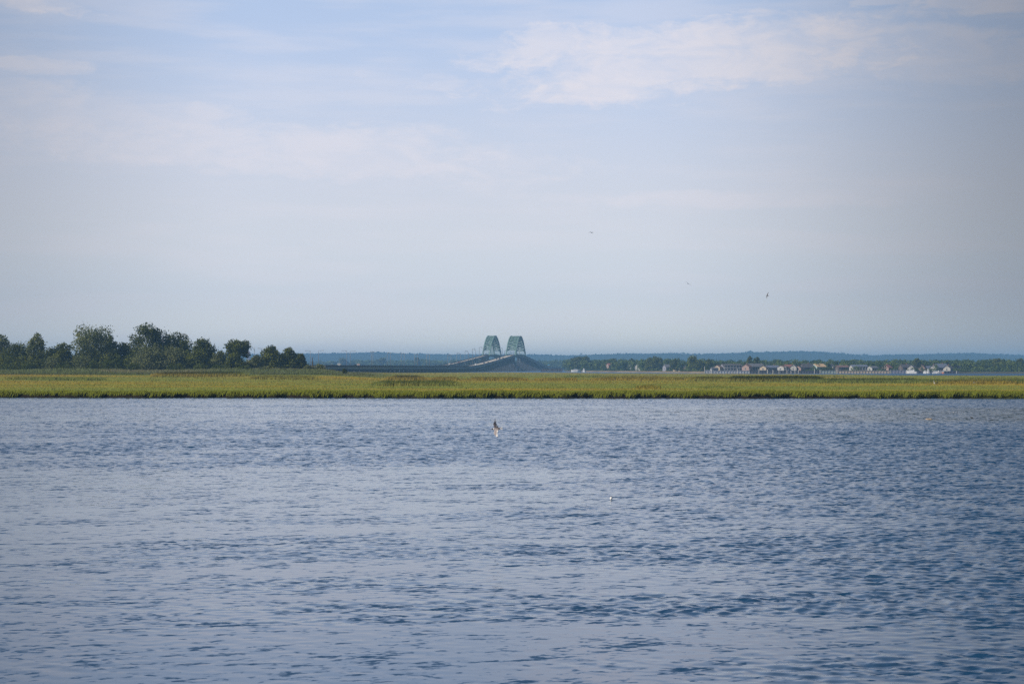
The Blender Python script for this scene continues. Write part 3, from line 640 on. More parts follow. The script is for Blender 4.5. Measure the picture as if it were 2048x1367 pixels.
for px, row, arm, lab in LP:
    s = RR.s_at(px, MED); s = min(max(s, -1570), 400); p = RR.p(s, MED); zt = H_CAM + (HZ - row) / F * p.y
    off = 5.6 if arm > 0 else -3.6                       # stand on the parapet of the road they light
    road, o2 = (RR, -6.0) if arm > 0 else (RL, 4.2)
    s2 = road.s_at(px, o2); s2 = min(max(s2, -1570), 420); p = road.p(s2, o2); zt = H_CAM + (HZ - row) / F * p.y
    lamp(p.x, p.y, p.z, zt, [arm], lab)
for px, row, D, arms, lab, cv in [(509, 694.5, 1300, [-2.7], 'tall lamp with a long curved arm right of the umbrella tree', True), (522.5, 696.8, 1350, [-1.9, .5], 'double headed lamp behind the left of the end clump', False)]:
    x, zt = XZ(px, row, D); lamp(x, D, 1.8, zt, arms, lab, cv, 'lamps behind the grove')
x, zt = XZ(536.5, 690.5, 1250); e = empty('utility_pole', (x, 1250, 2)); tag(e, 'brown utility pole top poking out beside the peaked tree of the end clump', 'utility pole')
MB().tube([(0, 0, 0), (0, 0, zt - 2)], [.42, .34], 8).build('pole', BARK, e); MB().box((0, 0, zt - 3.2), (.2, 1.6, .16)).build('crossarm', BARK, e)

# ------------------------------------------------------------------ vehicles
TYRE = mat('black tyre rubber', (.02, .02, .02), .8, .1); GLASS = mat('dark car glass', (.03, .035, .04), .1, .05, spec=.6)
def vehicle(p, head, col, label, van=False):
    e = empty('van' if van else 'car', p, head); tag(e, label, 'van' if van else 'car', 'vehicles on the causeway')
    pm = mat('car paint %s' % str(col), col, .3, .04, 1.0, spec=.5)
    if van:
        MB().prism([(-2.5, .35), (2.5, .35), (2.55, 1.1), (2.0, 1.25), (1.5, 2.15), (-2.45, 2.2)], -.95, .95).build('body', pm, e)
        m = MB(); m.prism([(1.25, 1.3), (1.97, 1.3), (1.47, 2.0), (1.25, 2.0)], -.97, .97); m.box((-2.47, 0, 1.6), (.06, 1.5, .6)); m.build('window', GLASS, e)
    else:
        MB().prism([(-2.2, .35), (2.2, .35), (2.25, .7), (1.1, .95), (-1.5, .98), (-2.2, .9)], -.88, .88).build('body', pm, e)
        MB().prism([(-1.7, .97), (1.0, .95), (.35, 1.42), (-1.0, 1.45)], -.74, .74).build('cabin', GLASS, e)
        MB().prism([(-1.0, 1.455), (.33, 1.425), (.3, 1.47), (-.95, 1.5)], -.7, .7).build('roof', pm, e)
    for a in (-1.4, 1.4):
        for b in (-.8, .8): MB().tube([(a, b - .11, .34), (a, b + .11, .34)], .34, 14).build('wheel', TYRE, e)
HD_ = math.pi / 2 - TH
for px, road, o, col, van, lab in [
  (679, RR, 3.0, (.75, .76, .78), True, 'white van on the causeway, nearest the grove'), (664, RR, 2.0, (.6, .62, .66), False, 'pale car just left of the white van'),
  (717.5, RR, 2.5, (.70, .55, .52), True, 'pale pinkish van on the causeway below the second lamp pair'), (711, RR, 2.2, (.04, .04, .05), False, 'dark car left of the pale pinkish van'),
  (845, RR, 2.5, (.8, .8, .82), False, 'white car on the flat causeway below the seventh lamp pair'), (951.5, RR, 0, (.8, .82, .85), True, 'white van at the foot of the right ramp'),
  (968.5, RR, 2.2, (.05, .05, .06), False, 'dark car low on the right ramp, left of its pair'), (976.5, RR, 3.6, (.12, .09, .09), False, 'dark car low on the right ramp, right of its pair'),
  (993.6, RR, 0, (.03, .035, .05), False, 'dark blue car on the upper right ramp, left of three'), (999.3, RR, 2.6, (.03, .03, .04), True, 'black van on the upper right ramp, middle of three'), (1005.8, RR, 2.4, (.05, .04, .04), False, 'dark car on the upper right ramp, right of three'),
  (971, RL, 1.0, (.05, .05, .07), True, 'dark van entering the left arch'), (918, RL, 1.0, (.25, .06, .05), False, 'red car low on the left ramp'), (899, RL, 2, (.8, .8, .8), True, 'white van before the foot of the left ramp'), (907.5, RL, 2.4, (.65, .67, .7), False, 'light grey car at the foot of the left ramp')]:
    s = road.s_at(px, o); vehicle(road.p(s, o, .02), HD_, col, lab, van)

# ------------------------------------------------------------------ houses on the far shore
PANE = mat('dark window glass', (.05, .06, .08), .12, .1, spec=.6); FRAME = mat('white window frame', (.5, .5, .49), .6, .05)
DOORM = mat('brown wooden door', (.16, .09, .06), .6, .15)
def house(px, row_ridge, row_eave, L, Dp, rot, wall, roof, label, D=1745, chim=True, porch=False, base=1.5, storeys=None, group='houses along the far shore'):
    x, zr = XZ(px, row_ridge, D); ze = H_CAM + (HZ - row_eave) / F * D
    hw = ze - base; rise = max(.8, zr - ze)
    e = empty('house', (x, D, base), R(rot)); tag(e, label, 'house', group)
    wm = mat('painted clapboard %s' % str(wall), wall, .75, .07, 1.2, stretch=(.3, .3, 6)); rm = mat('roof shingles %s' % str(roof), roof, .85, .18, 1.5)
    m = MB(); h = Dp / 2
    # walls with gables, profile across the depth pulled along the length
    pr = [(-h, -1.2), (h, -1.2), (h, hw), (0, hw + rise), (-h, hw)]
    b = [(-L / 2, y, z) for y, z in pr] + [(L / 2, y, z) for y, z in pr]
    m.poly(b, [(0, 1, 2, 3, 4), (9, 8, 7, 6, 5)] + [(i, 5 + i, 5 + (i + 1) % 5, (i + 1) % 5) for i in (0, 1, 4)]); m.build('wall', wm, e)
    m = MB(); ov = .45; k = rise / h
    for sg in (-1, 1):
        y1 = sg * (h + ov); z1 = hw - ov * k
        m.poly([(-L / 2 - ov, 0, hw + rise + .03), (L / 2 + ov, 0, hw + rise + .03), (L / 2 + ov, y1, z1 + .03), (-L / 2 - ov, y1, z1 + .03),
                (-L / 2 - ov, 0, hw + rise + .25), (L / 2 + ov, 0, hw + rise + .25), (L / 2 + ov, y1, z1 + .25), (-L / 2 - ov, y1, z1 + .25)],
               [(0, 1, 2, 3), (7, 6, 5, 4), (0, 4, 5, 1), (1, 5, 6, 2), (2, 6, 7, 3), (3, 7, 4, 0)])
    rf = m.build('roof', rm, e)
    if chim:
        cm = mat('brick chimney', (.25, .13, .10), .9, .2, 3.0); MB().box((L * .22, .8, hw + rise + .1), (.9, .9, 1.8)).build('chimney', cm, rf)
    st = storeys or (2 if hw > 4.2 else 1); n = max(2, int(L / 2.6))
    def win(c, w, hh, side):
        d = (w, .08, hh) if side == 'f' else (.08, w, hh)
        q = MB().box(c, d).build('window', PANE, e); m = MB()
        for s in (-1, 1):
            if side == 'f': m.box((c[0] + s * (w / 2 + .06), c[1], c[2]), (.12, .14, hh + .24)); m.box((c[0], c[1], c[2] + s * (hh / 2 + .06)), (w, .13, .12))
            else: m.box((c[0], c[1] + s * (w / 2 + .06), c[2]), (.14, .12, hh + .24)); m.box((c[0], c[1], c[2] + s * (hh / 2 + .06)), (.13, w, .12))
        m.build('frame', FRAME, q)
    for f in range(st):
        zc = .6 + (hw - .6) / st * (f + .5)
        for i in range(n):
            xx = -L / 2 + L * (i + .5) / n
            if f == 0 and i == n // 2: MB().box((xx, -h - .03, 1.05), (1.0, .08, 2.1)).build('door', DOORM, e); continue
            win((xx, -h - .03, zc), 1.15, 1.35, 'f')
        win((-L / 2 - .03, 0, zc), 1.1, 1.3, 's')
    if rise > 2: win((-L / 2 - .03, 0, hw + rise * .35), .8, .9, 's')
    if porch:
        m = MB()
        for f in range(st):
            zf = hw / st * f
            m.box((0, -h - 1.3, zf + .35), (L * .96, 2.2, .22)); m.box((0, -h - 2.35, zf + 1.35), (L * .96, .09, .1))
            for i in range(n + 1): m.box((-L * .47 + L * .94 * i / n, -h - 2.3, zf + hw / st / 2 + .46), (.22, .22, hw / st))
            for i in range(n * 4): m.box((-L * .47 + L * .94 * (i + .5) / (n * 4), -h - 2.35, zf + .88), (.06, .06, .85))
        m.box((0, -h - 1.3, hw + .42), (L * .98, 2.5, .16)); m.build('porch', FRAME, e)
    return e
W_WHITE = (.42, .41, .39); W_CREAM = (.48, .39, .28); W_LAV = (.26, .26, .31); W_GREY = (.15, .15, .18); W_PINK = (.36, .25, .22); W_BROWN = (.11, .085, .075); W_TEAL = (.40, .52, .50)
R_GREY = (.13, .13, .15); R_BLUE = (.12, .14, .20); R_BROWN = (.17, .10, .085); R_TAN = (.55, .38, .22); R_DARK = (.075, .07, .08); R_RED = (.26, .11, .09)
HS = [
 (1221, 726.5, 730, 8, 7, 20, W_PINK, R_RED, 'small pink roofed house half hidden in the far trees past the bridge', 2340, False, False),
 (1258, 731, 734, 9, 7, 35, W_CREAM, R_BROWN, 'small cream beach house, leftmost of the grey gabled row', 2330, False, False),
 (1268, 728, 733, 12, 8, 25, W_LAV, R_GREY, 'grey beach house with a long roof next to the white gable', 2300, True, False),
 (1278, 726.5, 733, 8, 8, 62, W_WHITE, R_GREY, 'steep white gabled house behind the left part of the beach', 2270, True, False),
 (1298, 728.5, 734, 9, 8, 40, W_PINK, R_BROWN, 'pinkish house behind the middle of the beach', 2170, True, False),
 (1315, 730, 734.5, 11, 8, 15, W_GREY, R_DARK, 'dark low house right of the pinkish beach house', 2110, False, False),
 (1340, 728.5, 734, 13, 8, 22, W_LAV, R_GREY, 'lavender grey house under the round beach tree', 2030, True, False),
 (1358, 727.5, 734, 9, 8, 48, W_CREAM, R_GREY, 'cream gabled house near the right end of the beach', 1980, True, False),
 (1380, 730.5, 735, 10, 8, 20, W_BROWN, R_DARK, 'brown house hidden under the tall rounded far tree', 1950, False, False),
 (1429, 735, 737, 5, 5, 20, W_LAV, R_GREY, 'low lavender annex left of the large balconied house', 1740, False, False),
 (1436, 730, 734, 5, 6, 58, W_CREAM, R_BROWN, 'sunlit cream gabled house joined to the left of the large balconied house', 1750, False, False),
 (1462, 727.5, 731, 17, 9, 12, W_LAV, R_DARK, 'large two storey balconied house above the white seawall', 1755, False, True),
 (1494, 728.5, 733, 6, 7, 55, W_PINK, R_BROWN, 'pinkish gabled house between the balconied house and the long grey roof', 1750, True, False),
 (1511, 727, 733.5, 13, 9, 20, W_BROWN, R_GREY, 'dark house with a long grey roof and a pale gable', 1760, False, True),
 (1528, 731, 734.5, 5, 6, 60, W_CREAM, R_GREY, 'small bright gabled house at the end of the long grey roof', 1745, False, False),
 (1544, 730.5, 735, 11, 8, 15, W_GREY, R_BLUE, 'blue roofed grey house behind the dark seawall', 1755, True, False),
 (1566, 731, 734, 7, 7, 45, W_WHITE, R_BROWN, 'white house with sunlit front left of the red brown roof', 1745, False, True),
 (1578, 729, 735, 8, 8, 15, W_BROWN, R_RED, 'house with the red brown roof beside the white sunlit one', 1765, False, False),
 (1588, 729, 734, 4, 6, 60, W_WHITE, R_GREY, 'narrow white gabled house right of the red brown roof', 1750, False, False),
 (1598, 731, 735.5, 5, 6, 58, W_PINK, R_DARK, 'narrow pink gabled house left of the big dark house', 1750, False, False),
 (1613, 727.5, 734.5, 10, 9, 18, W_BROWN, R_DARK, 'big dark house with a black roof before the orange roofed one', 1760, True, False),
 (1637, 727.5, 733, 10, 9, 28, W_TEAL, R_TAN, 'house with the long sunlit orange tan roof', 1765, False, False),
 (1662, 727.5, 732, 5, 6, 60, W_WHITE, R_GREY, 'small white gabled house above the dark hedge', 1790, False, False),
 (1684, 730.5, 734, 10, 8, 15, W_BROWN, R_BROWN, 'dark low house right of the dark hedge', 1765, False, False),
 (1717, 729.5, 733.5, 14, 9, 10, W_WHITE, R_BLUE, 'white house with two levels of porches and a blue roof', 1750, False, True),
 (1745, 732, 735.5, 8, 7, 35, W_WHITE, R_GREY, 'white gabled cottage right of the double porch house', 1745, False, False),
 (1774, 729.5, 735, 7, 7, 50, W_PINK, R_RED, 'pink gabled house above the end of the beige seawall', 1750, True, False),
 (1810, 728.5, 734.5, 9, 8, 18, W_BROWN, R_DARK, 'dark roofed house left of the boats', 1750, True, False),
 (1825, 730, 735.5, 6, 7, 52, W_WHITE, R_DARK, 'white house right behind the first big white boat', 1745, False, False),
 (1845, 727.5, 736, 5, 6, 62, W_PINK, R_BROWN, 'tall A shaped pink gabled house among the boats', 1745, False, False),
 (1856, 732, 736, 8, 7, 18, W_BROWN, R_BLUE, 'low blue roofed house right of the pink A shaped gable', 1755, False, False),
 (1868, 730, 735.5, 5, 6, 55, W_WHITE, R_BLUE, 'white gable on the left end of the dark blue roof', 1745, True, False),
 (1881, 727.5, 734.5, 10, 9, 12, W_GREY, R_BLUE, 'long dark blue roofed house behind the moored boats', 1760, True, False),
 (1897, 730.5, 736, 6, 7, 48, W_WHITE, R_DARK, 'white gable right of the dark blue roof', 1745, True, False),
 (1911, 731.5, 737, 8, 7, 15, W_GREY, R_DARK, 'last grey house on the right of the far shore', 1755, False, False)]
for h in HS: house(*h[:9], D=h[9], chim=h[10], porch=h[11], base=1.7 if h[9] < 1900 else 2.2)

# seawalls, sheds, hedge, posts, boats
def seawall(p0, p1, D, top, m_, label, sp=2.4):
    x0, _ = XZ(p0, 0, D); x1, _ = XZ(p1, 0, D); zt = H_CAM + (HZ - top) / F * D; L = x1 - x0
    e = empty('seawall', ((x0 + x1) / 2, D, 0)); tag(e, label, 'seawall', 'seawalls of the far shore')
    MB().box((0, .3, zt / 2 - .5), (L, .5, zt + 1)).build('wall', m_, e)
    MB().box((0, .2, zt + .1), (L + .3, .9, .2)).build('cap', m_, e)
    m = MB(); n = int(L / sp)
    for i in range(n + 1): m.tube([(-L / 2 + L * i / n, -.12, -.8), (-L / 2 + L * i / n, -.12, zt - .1)], .16, 6)
    m.build('piles', m_, e)
SW_W = mat('pale vinyl seawall', (.40, .40, .43), .6, .1, .4); SW_D = mat('dark timber seawall', (.09, .085, .105), .9, .2, .5); SW_B = mat('beige timber seawall', (.45, .37, .29), .85, .15, .5)
SW_L = mat('grey lavender seawall', (.25, .25, .31), .8, .1, .5); SW_G = mat('grey green seawall', (.30, .34, .32), .8, .1, .5)
for a in [(1409, 1420.8, 1688, 740, SW_W, 'short white seawall at the right end of the beach'), (1425, 1499, 1686, 741, SW_W, 'long pale seawall below the large balconied house'), (1500, 1561, 1684, 740.5, SW_D, 'dark seawall below the blue roofed house'),
          (1561.5, 1641, 1683, 741, SW_D, 'dark seawall below the red brown roof and the big dark house'), (1642, 1671, 1682, 740.5, SW_G, 'grey green seawall below the dark hedge'), (1676, 1778, 1681, 741, SW_B, 'long beige timber seawall below the double porch house'),
          (1783, 1813, 1680, 740, SW_L, 'lavender grey seawall left of the big white boat'), (1832, 1918, 1681, 742, SW_D, 'low dark seawall behind the moored boats')]: seawall(*a)
seawall(1082, 1124.5, 2520, 737, SW_D, 'long dark jetty wall at the right hand foot of the bridge', 6)
x, zt = XZ(1423, 735.8, 1690); e = empty('shed', (x, 1688.5, 1.5), R(30)); tag(e, 'narrow white shed on the left end of the long pale seawall', 'shed')
MB().prism([(-.8, -2), (.8, -2), (.8, zt - 2.3), (0, zt - 1.5), (-.8, zt - 2.3)], -.9, .9).build('wall', FRAME, e); MB().prism([(-1, zt - 2.4), (0, zt - 1.3), (1, zt - 2.4), (0, zt - 1.48)], -1, 1).build('roof', mat('grey shed roof', R_GREY), e)
MB().box((0, -.93, .4), (.7, .06, 1.6)).build('door', DOORM, e)
x, zt = XZ(1654, 732.5, 1715); e = empty('hedge', (x, 1715, 1.4)); tag(e, 'long dark clipped hedge right of the orange tan roof', 'hedge')
V, Q, t = leaves([(a, 0, 2.0, 1.7, 2.0) for a in np.linspace(-4.4, 4.4, 9)], 900, .9); link('foliage', npmesh('foliage', V, Q, False, None, t), L_DARK, e)
MB().tube([(-4, 0, -.5), (-4, 0, 2)], .15, 6).tube([(0, 0, -.5), (0, 0, 2)], .15, 6).tube([(4, 0, -.5), (4, 0, 2)], .15, 6).build('stems', BARK, e)
POSTM = mat('white painted mooring post', (.50, .47, .41), .8, .1, 2)
def post(px, top, D, label, r=.22, m_=None, grp='mooring posts of the far shore'):
    x, zt = XZ(px, top, D); e = empty('mooring_post', (x, D, -.5)); tag(e, label, 'mooring post', grp)
    MB().tube([(0, 0, 0), (0, 0, zt + .5)], [r * 1.1, r], 8).build('pole', m_ or POSTM, e); MB().tube([(0, 0, zt + .5), (0, 0, zt + .68), (0, 0, zt + .9)], [r * 1.15, r * 1.0, .04], 8).build('cap', FRAME, e)
for px, top, lab in [(1409, 733, 'tall white post at the left end of the white seawalls'), (1475, 738, 'white post before the right half of the long pale seawall'), (1499.5, 738.5, 'bright post where the pale seawall meets the dark one'), (1518, 738.5, 'white post before the long grey roofed house'),
   (1535, 740, 'stout bright post before the blue roofed house, left of two'), (1546, 740.5, 'stout bright post before the blue roofed house, right of two'), (1558, 737, 'thin white post right of the blue roofed house'), (1574, 741, 'short pale post below the red brown roof, left of two'),
   (1582, 741, 'short pale post below the red brown roof, right of two'), (1590, 737, 'thin white post below the narrow white gable'), (1597, 741, 'pale post below the narrow pink gable'), (1629, 738, 'thin pale post left of the orange roofed house'), (1640, 740.5, 'bright post at the left end of the grey green seawall'),
   (1674, 739.5, 'thick white post between the grey green and beige seawalls'), (1761, 741, 'dark gap post in the right half of the beige seawall'), (1780.5, 740.5, 'pale post ending the beige seawall'), (1813, 741, 'pale post just left of the big white boat'), (1913, 742, 'pale post below the last grey house'),
   (1961, 746.5, 'tiny white marker post right of the houses'), (2029, 745.5, 'lone white marker post near the right edge')]:
    post(px, top, 1672, lab, .34 if 'stout' in lab or 'thick' in lab else .24, mat('dark timber post', (.12, .1, .1)) if 'dark' in lab else None)
HULL = mat('white boat gelcoat', (.62, .62, .62), .3, .04, 1, spec=.5); CANV = mat('blue boat canvas', (.12, .18, .32), .8, .1, 2)
def boat(px, D, L, hh, rot, label, cabin=2, mast=False, colr=None):
    x, _ = XZ(px, 0, D); e = empty('boat', (x, D, 0), R(rot)); tag(e, label, 'boat', 'boats moored on the far shore'); b = L * .17
    st = [(-.5, .92, .95), (-.2, 1, .95), (.15, .95, 1.05), (.38, .55, 1.25), (.5, .03, 1.45)]; pts = []
    for f, w, z in st: pts += [(f * L, -b * w, hh * z), (f * L, -b * w * .75, -.25), (f * L, b * w * .75, -.25), (f * L, b * w, hh * z)]
    fc = [(0, 1, 2, 3), (19, 18, 17, 16)]
    for i in range(4): fc += [(4 * i + k, 4 * i + (k + 1) % 4, 4 * i + 4 + (k + 1) % 4, 4 * i + 4 + k) for k in range(4)]
    MB().poly(pts, fc).build('hull', colr or HULL, e)
    z = hh * .97
    for c in range(cabin):
        k = 1 - .25 * c; h2 = 1.5 - .25 * c
        q = MB().prism([(-.28 * L * k, z), (.22 * L * k, z), (.14 * L * k, z + h2), (-.26 * L * k, z + h2)], -b * .72 * k, b * .72 * k).build('cabin', HULL, e)
        MB().box((-.04 * L * k, 0, z + h2 * .62), (.33 * L * k, b * 1.47 * k, h2 * .34)).build('window', PANE, q); z += h2
    m = MB(); m.box((-.06 * L, 0, z + .12), (.3 * L, b * 1.3, .1)); m.build('canopy', CANV if cabin == 1 else HULL, e)
    m = MB()
    for s in (-1, 1): m.tube([(.1 * L, s * b * .9, hh), (.3 * L, s * b * .68, hh * 1.2 + .7), (.47 * L, s * .12, hh * 1.4 + .75)], .04, 5)
    m.build('rail', LAMPM, e)
    if mast: MB().tube([(0, 0, z), (0, 0, z + 5)], .07, 6).build('mast', LAMPM, e)
boat(1823, 1674, 9.5, 1.9, 150, 'big white cabin boat moored left of the pink A shaped gable', 1)
boat(1850, 1674, 5.5, 1.1, 115, 'small white boat right below the pink A shaped gable', 1)
boat(1856, 1672, 5.0, 1.2, 100, 'white boat with a high cabin, second right of the A shaped gable', 2)
boat(1870, 1672, 7.5, .9, 165, 'long low white boat left of the orange hulled launch', 1, True)
boat(1879, 1670, 6.5, 1.0, 190, 'white boat touching the orange hulled launch', 1)
boat(1886, 1668, 3.2, 1.1, 95, 'small launch with an orange hull', 1, colr=mat('orange hull paint', (.70, .22, .06), .4, .05))
boat(1150, 2380, 9, 1.9, 170, 'white motor boat, left of the two near the bridge end', 1)
boat(1157, 2375, 6, 1.7, 200, 'white motor boat, right of the two near the bridge end', 1)
boat(1168, 2350, 6, 1.4, 120, 'white boat with a tall cabin before the far shore past the bridge', 2)
x, zt = XZ(1100, 728.5, 3980); e = empty('kiosk', (x, 4140, 1.6)); tag(e, 'tiny kiosk with a bright blue roof right of the bridge ramp', 'kiosk')
zt = H_CAM + (HZ - 728) / F * 4140 - 1.6
MB().box((0, 0, (zt - 2) / 2 - .5), (3.4, 3.4, zt - 1)).build('wall', mat('ochre kiosk wall', (.55, .40, .12)), e)
MB().poly([(-2.4, -2.4, zt - 2), (2.4, -2.4, zt - 2), (2.4, 2.4, zt - 2), (-2.4, 2.4, zt - 2), (0, 0, zt)], [(3, 2, 1, 0), (0, 1, 4), (1, 2, 4), (2, 3, 4), (3, 0, 4)]).build('roof', mat('bright blue roof', (.03, .28, .50)), e)
# blocks far off on the ridge
def block(px, top, D, wpx, m_, label, pent):
    x, zt = XZ(px, top, D); z0 = float(land_z(np.array([x / D]), np.array([D]))[0]) - 6; W = wpx / F * D
    e = empty('tower_block', (x, D, z0)); tag(e, label, 'building'); h = zt - z0
    MB().box((0, 0, h / 2), (W, W * .8, h)).build('wall', m_, e); m = MB()
    for f in range(int(h / 3.3)): m.box((0, -W * .4 - .05, f * 3.3 + 2), (W * .88, .2, 1.4))
    m.build('windows', PANE, e); MB().box((W * .1, 0, h + 1.2), (W * .4, W * .4, 2.4)).build('roof', m_, e)
block(1728, 707.5, 8950, 5.2, mat('grey concrete tower', (.16, .16, .18), .9), 'lone block rising from the hazy ridge on the right', True)
block(497, 703.5, 5000, 6.5, mat('pink brick block', (.42, .30, .28), .9), 'pinkish tower block between the umbrella tree and the curved lamp', True)

# ------------------------------------------------------------------ birds
def birdmat(name, back, belly, head, tip, hx, tipx):
    m = bpy.data.materials.new(name); m.use_nodes = True; q = G(m.node_tree); b = m.node_tree.nodes['Principled BSDF']
    t = q.n('ShaderNodeTexCoord'); x, y, z = q.sep(t.outputs['Object']); nz = q.sep(t.outputs['Normal'])[2]
    c = q.mix(q.ramp(nz, -.05, .25), belly + (1,), back + (1,))
    sp = q.m('SQRT', q.m('ADD', q.m('POWER', q.m('ABSOLUTE', y), 2.0), q.m('POWER', q.m('ABSOLUTE', z), 2.0)))
    tail = q.ramp(x, -.10, -.135); c = q.mix(tail, c, belly + (1,))
    rim = q.m('MULTIPLY', q.ramp(x, -.008, -.022), q.ramp(sp, .08, .11)); c = q.mix(rim, c, belly + (1,))
    c = q.mix(q.ramp(sp, tipx, tipx + .05), c, tip + (1,))
    neck = q.ramp(x, .07, .09); c = q.mix(neck, c, belly + (1,))
    c = q.mix(q.ramp(x, hx, hx + .01), c, head + (1,))
    q.put(b.inputs['Base Color'], c); b.inputs['Roughness'].default_value = .7; return m
GULLM = birdmat('laughing gull plumage', (.30, .26, .26), (.80, .78, .75), (.02, .02, .025), (.04, .03, .035), .105, .43)
TERNM = birdmat('dark sky gull plumage', (.08, .08, .085), (.16, .16, .165), (.05, .05, .05), (.03, .03, .03), .115, .34)
WHITEM = birdmat('white gull plumage', (.55, .55, .57), (.82, .81, .79), (.80, .79, .77), (.05, .05, .05), .115, .40)
CORM = birdmat('black cormorant plumage', (.03, .03, .03), (.04, .035, .03), (.05, .04, .03), (.02, .02, .02), .115, .40)
BEAKM = mat('dark red beak', (.12, .03, .02), .5, .1, 5)
def rings(pts):
    """surface through ellipses (centre, half width vector, half height vector)"""
    v = []; n = 12
    for c, a, b in pts:
        for k in range(n):
            t = 2 * math.pi * k / n; v.append(tuple(Vector(c) + Vector(a) * math.cos(t) + Vector(b) * math.sin(t)))
    f = [tuple(range(n))[::-1], tuple((len(pts) - 1) * n + k for k in range(n))]
    for i in range(len(pts) - 1): f += [(i * n + k, i * n + (k + 1) % n, (i + 1) * n + (k + 1) % n, (i + 1) * n + k) for k in range(n)]
    return v, f
def bird(loc, rot, label, m_, wings=(0.3, -.2), folded=False, sweep=.10, scale=1.0, name='gull', cat='bird', sit=False, group='birds over the bay'):
    """x forward, y left, z up; wings = (inner, outer) rise angles per side or two such pairs"""
    e = empty(name, loc); 
    if len(rot) == 2:                                 # forward and up directions
        f = Vector(rot[0]).normalized(); l = Vector(rot[1]).cross(f).normalized(); e.rotation_euler = Matrix((f, l, f.cross(l))).transposed().to_euler()
    else: e.rotation_euler = [R(a) for a in rot]
    e.scale = (scale,) * 3; tag(e, label, cat, group)
    Y, Z = (0, 1, 0), (0, 0, 1); S = lambda v, k: tuple(q * k for q in v)
    m = MB(); m.poly(*rings([((x, 0, z), S(Y, w), S(Z, h)) for x, z, w, h in
        [(-.205, .012, .050, .005), (-.16, .010, .038, .010), (-.12, .004, .030, .022), (-.06, 0, .046, .042), (.0, 0, .054, .050), (.055, .002, .046, .043), (.085, .010, .031, .031), (.105, .018, .029, .028), (.13, .022, .026, .026), (.152, .018, .014, .014), (.158, .016, .006, .006)]]))
    if not folded:
        for sg, (a1, a2) in zip((1, -1), wings if isinstance(wings[0], tuple) else (wings, wings)):
            p0 = Vector((.02, 0, .02)); p1 = p0 + Vector((.035, sg * .20 * math.cos(a1), .20 * math.sin(a1))); p2 = p1 + Vector((-sweep, sg * .22 * math.cos(a2), .22 * math.sin(a2))); p3 = p2 + Vector((-sweep * .8, sg * .10 * math.cos(a2), .10 * math.sin(a2)))
            L = [(p0, .075, .014), (p0.lerp(p1, .5), .070, .012), (p1, .064, .011), (p1.lerp(p2, .5), .052, .008), (p2, .034, .006), (p3, .006, .003)]
            m.poly(*rings([(tuple(p - Vector((c * .45, 0, 0))), (c, 0, 0), (0, -.5 * t * math.sin(a1), t)) for p, c, t in L]))
    else:
        for sg in (1, -1): m.poly(*rings([((x, sg * y, z), S(Y, w), S(Z, h)) for x, y, z, w, h in [(.06, .030, .02, .006, .012), (.02, .045, .022, .014, .032), (-.07, .036, .022, .013, .028), (-.17, .012, .022, .006, .010), (-.23, .004, .024, .003, .004)]]))
    o = m.build('body', m_, e, smooth=True)
    md = o.modifiers.new('join', 'REMESH'); md.mode = 'VOXEL'; md.voxel_size = .0062; md.use_smooth_shade = True
    MB().tube([(.150, 0, .017), (.185, 0, .013), (.200, 0, .006)], [.009, .006, .002], 8).build('beak', BEAKM, e, smooth=True)
    ey = MB()
    for sg in (1, -1): ey.tube([(.128, sg * .0235, .029), (.128, sg * .0275, .029)], .004, 8)
    ey.build('eyes', TYRE, e)
    if sit:
        for sg in (1, -1): MB().tube([(-.01, sg * .02, -.03), (-.01, sg * .022, -.14), (.03, sg * .022, -.145)], [.006, .004, .005], 6).build('leg', BEAKM, e)
    return e
def at(px, py, D): x, z = XZ(px, py, D); return (x, D, z)
# the near gull banks so that its back faces the viewer, head to the left
bird(at(993, 857, 66), ((-1, .12, -.10), (.05, -.97, .18)), 'black headed gull banking low over the water with wings spread', GULLM, ((R(32), R(56)), (R(36), R(58))), sweep=.075)
bird(at(1183, 465, 270), (6, -4, 60), 'small gull with arched wings, highest of the three in the sky', TERNM, ((R(25), R(-40)), (R(15), R(-75))), sweep=.1)
bird(at(1376, 567, 250), (36, 0, 80), 'gull gliding tilted in the sky, middle of the three', TERNM, ((R(14), R(-12)), (R(14), R(-18))), sweep=.1)
bird(at(1535, 591, 255), ((-.8, .4, .1), (-.1, -.75, .65)), 'gull turning with one wing down, lowest of the three in the sky', TERNM, ((R(10), R(-10)), (R(35), R(10))), sweep=.10)
bird(at(166, 643, 560), (10, 0, 70), 'speck of a bird above the grove on the left', TERNM, (R(20), R(-20)))
bird(at(1868, 765, 430), (50, 0, 20), 'white gull flying slanted low over the marsh grass on the right', WHITEM, ((R(25), R(5)), (R(20), R(5))), scale=1.05)
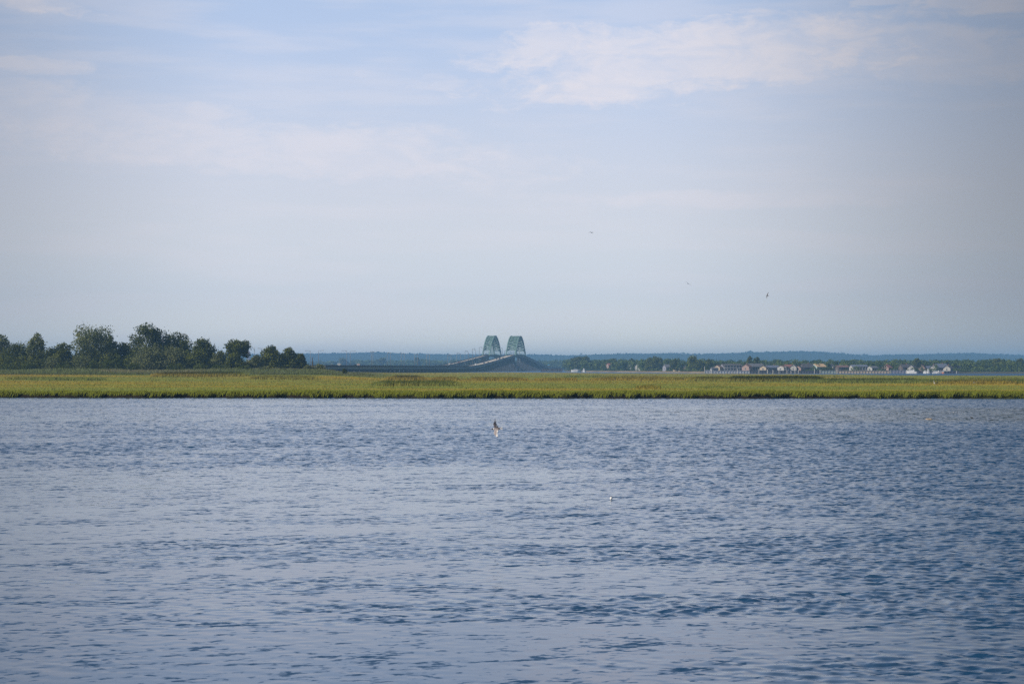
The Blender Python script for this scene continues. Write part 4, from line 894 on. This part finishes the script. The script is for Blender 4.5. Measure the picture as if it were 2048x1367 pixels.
bird((PXU(1948) * 437, 437, 1.33), (0, 0, 200), 'white gull resting on the marsh grass at the right', WHITEM, folded=True, scale=1.4, sit=True)
bird((PXU(1907) * 201, 201, .03), (0, 0, 200), 'white gull floating on the shallows, left of two', WHITEM, folded=True)
bird((PXU(1914.5) * 201, 201, .02), (0, 0, 240), 'greyish gull floating on the shallows, right of two', GULLM, folded=True)
bird((PXU(1943) * 179, 179, .06), (0, -25, 150), 'dark water bird swimming in the shallows near the right edge', CORM, folded=True, name='cormorant')
x = PXU(1222) * 68.4; e = empty('float', (x, 68.4, .02)); e.scale = (.62,) * 3; tag(e, 'small white float bobbing on the open water', 'float')
V, Fc = rings([((0, 0, z), (r, 0, 0), (0, r, 0)) for z, r in [(-.06, .03), (-.03, .06), (.02, .075), (.07, .065), (.10, .04), (.115, .015)]]); MB().poly(V, Fc).build('body', mat('white foam float', (.85, .84, .80), .6, .05, 4), e, smooth=True)
MB().tube([(0, 0, .11), (.01, 0, .16)], .012, 6).build('cap', BEAKM, e)
x = PXU(1858) * 175; m = MB(); m.tube([(-.38, 0, -.02), (-.15, .03, .03), (.12, -.02, .025), (.36, .04, .0)], [.03, .06, .065, .025], 8); m.tube([(.1, 0, .04), (.2, .05, .10)], [.02, .01], 6)
o = m.build('driftwood', mat('bleached driftwood', (.50, .38, .26), .9, .2, 6), None, (x, 175, .01), True); tag(o, 'pale bleached driftwood in the shallows left of the two floating gulls', 'driftwood')

# ------------------------------------------------------------------ haze
hz = bpy.data.materials.new('bay haze'); hz.use_nodes = True; nt = hz.node_tree; nt.nodes.clear()
pv = nt.nodes.new('ShaderNodeVolumePrincipled'); pv.inputs['Color'].default_value = (.29, .59, 1.0, 1); pv.inputs['Density'].default_value = 1.3e-4
pv.inputs['Anisotropy'].default_value = 0.0
om = nt.nodes.new('ShaderNodeOutputMaterial'); nt.links.new(pv.outputs[0], om.inputs['Volume'])
o = MB().box((0, 3500, 45), (12800, 17600, 92)).build('haze', hz); tag(o, 'thin blue haze over the bay', 'haze', kind='stuff')
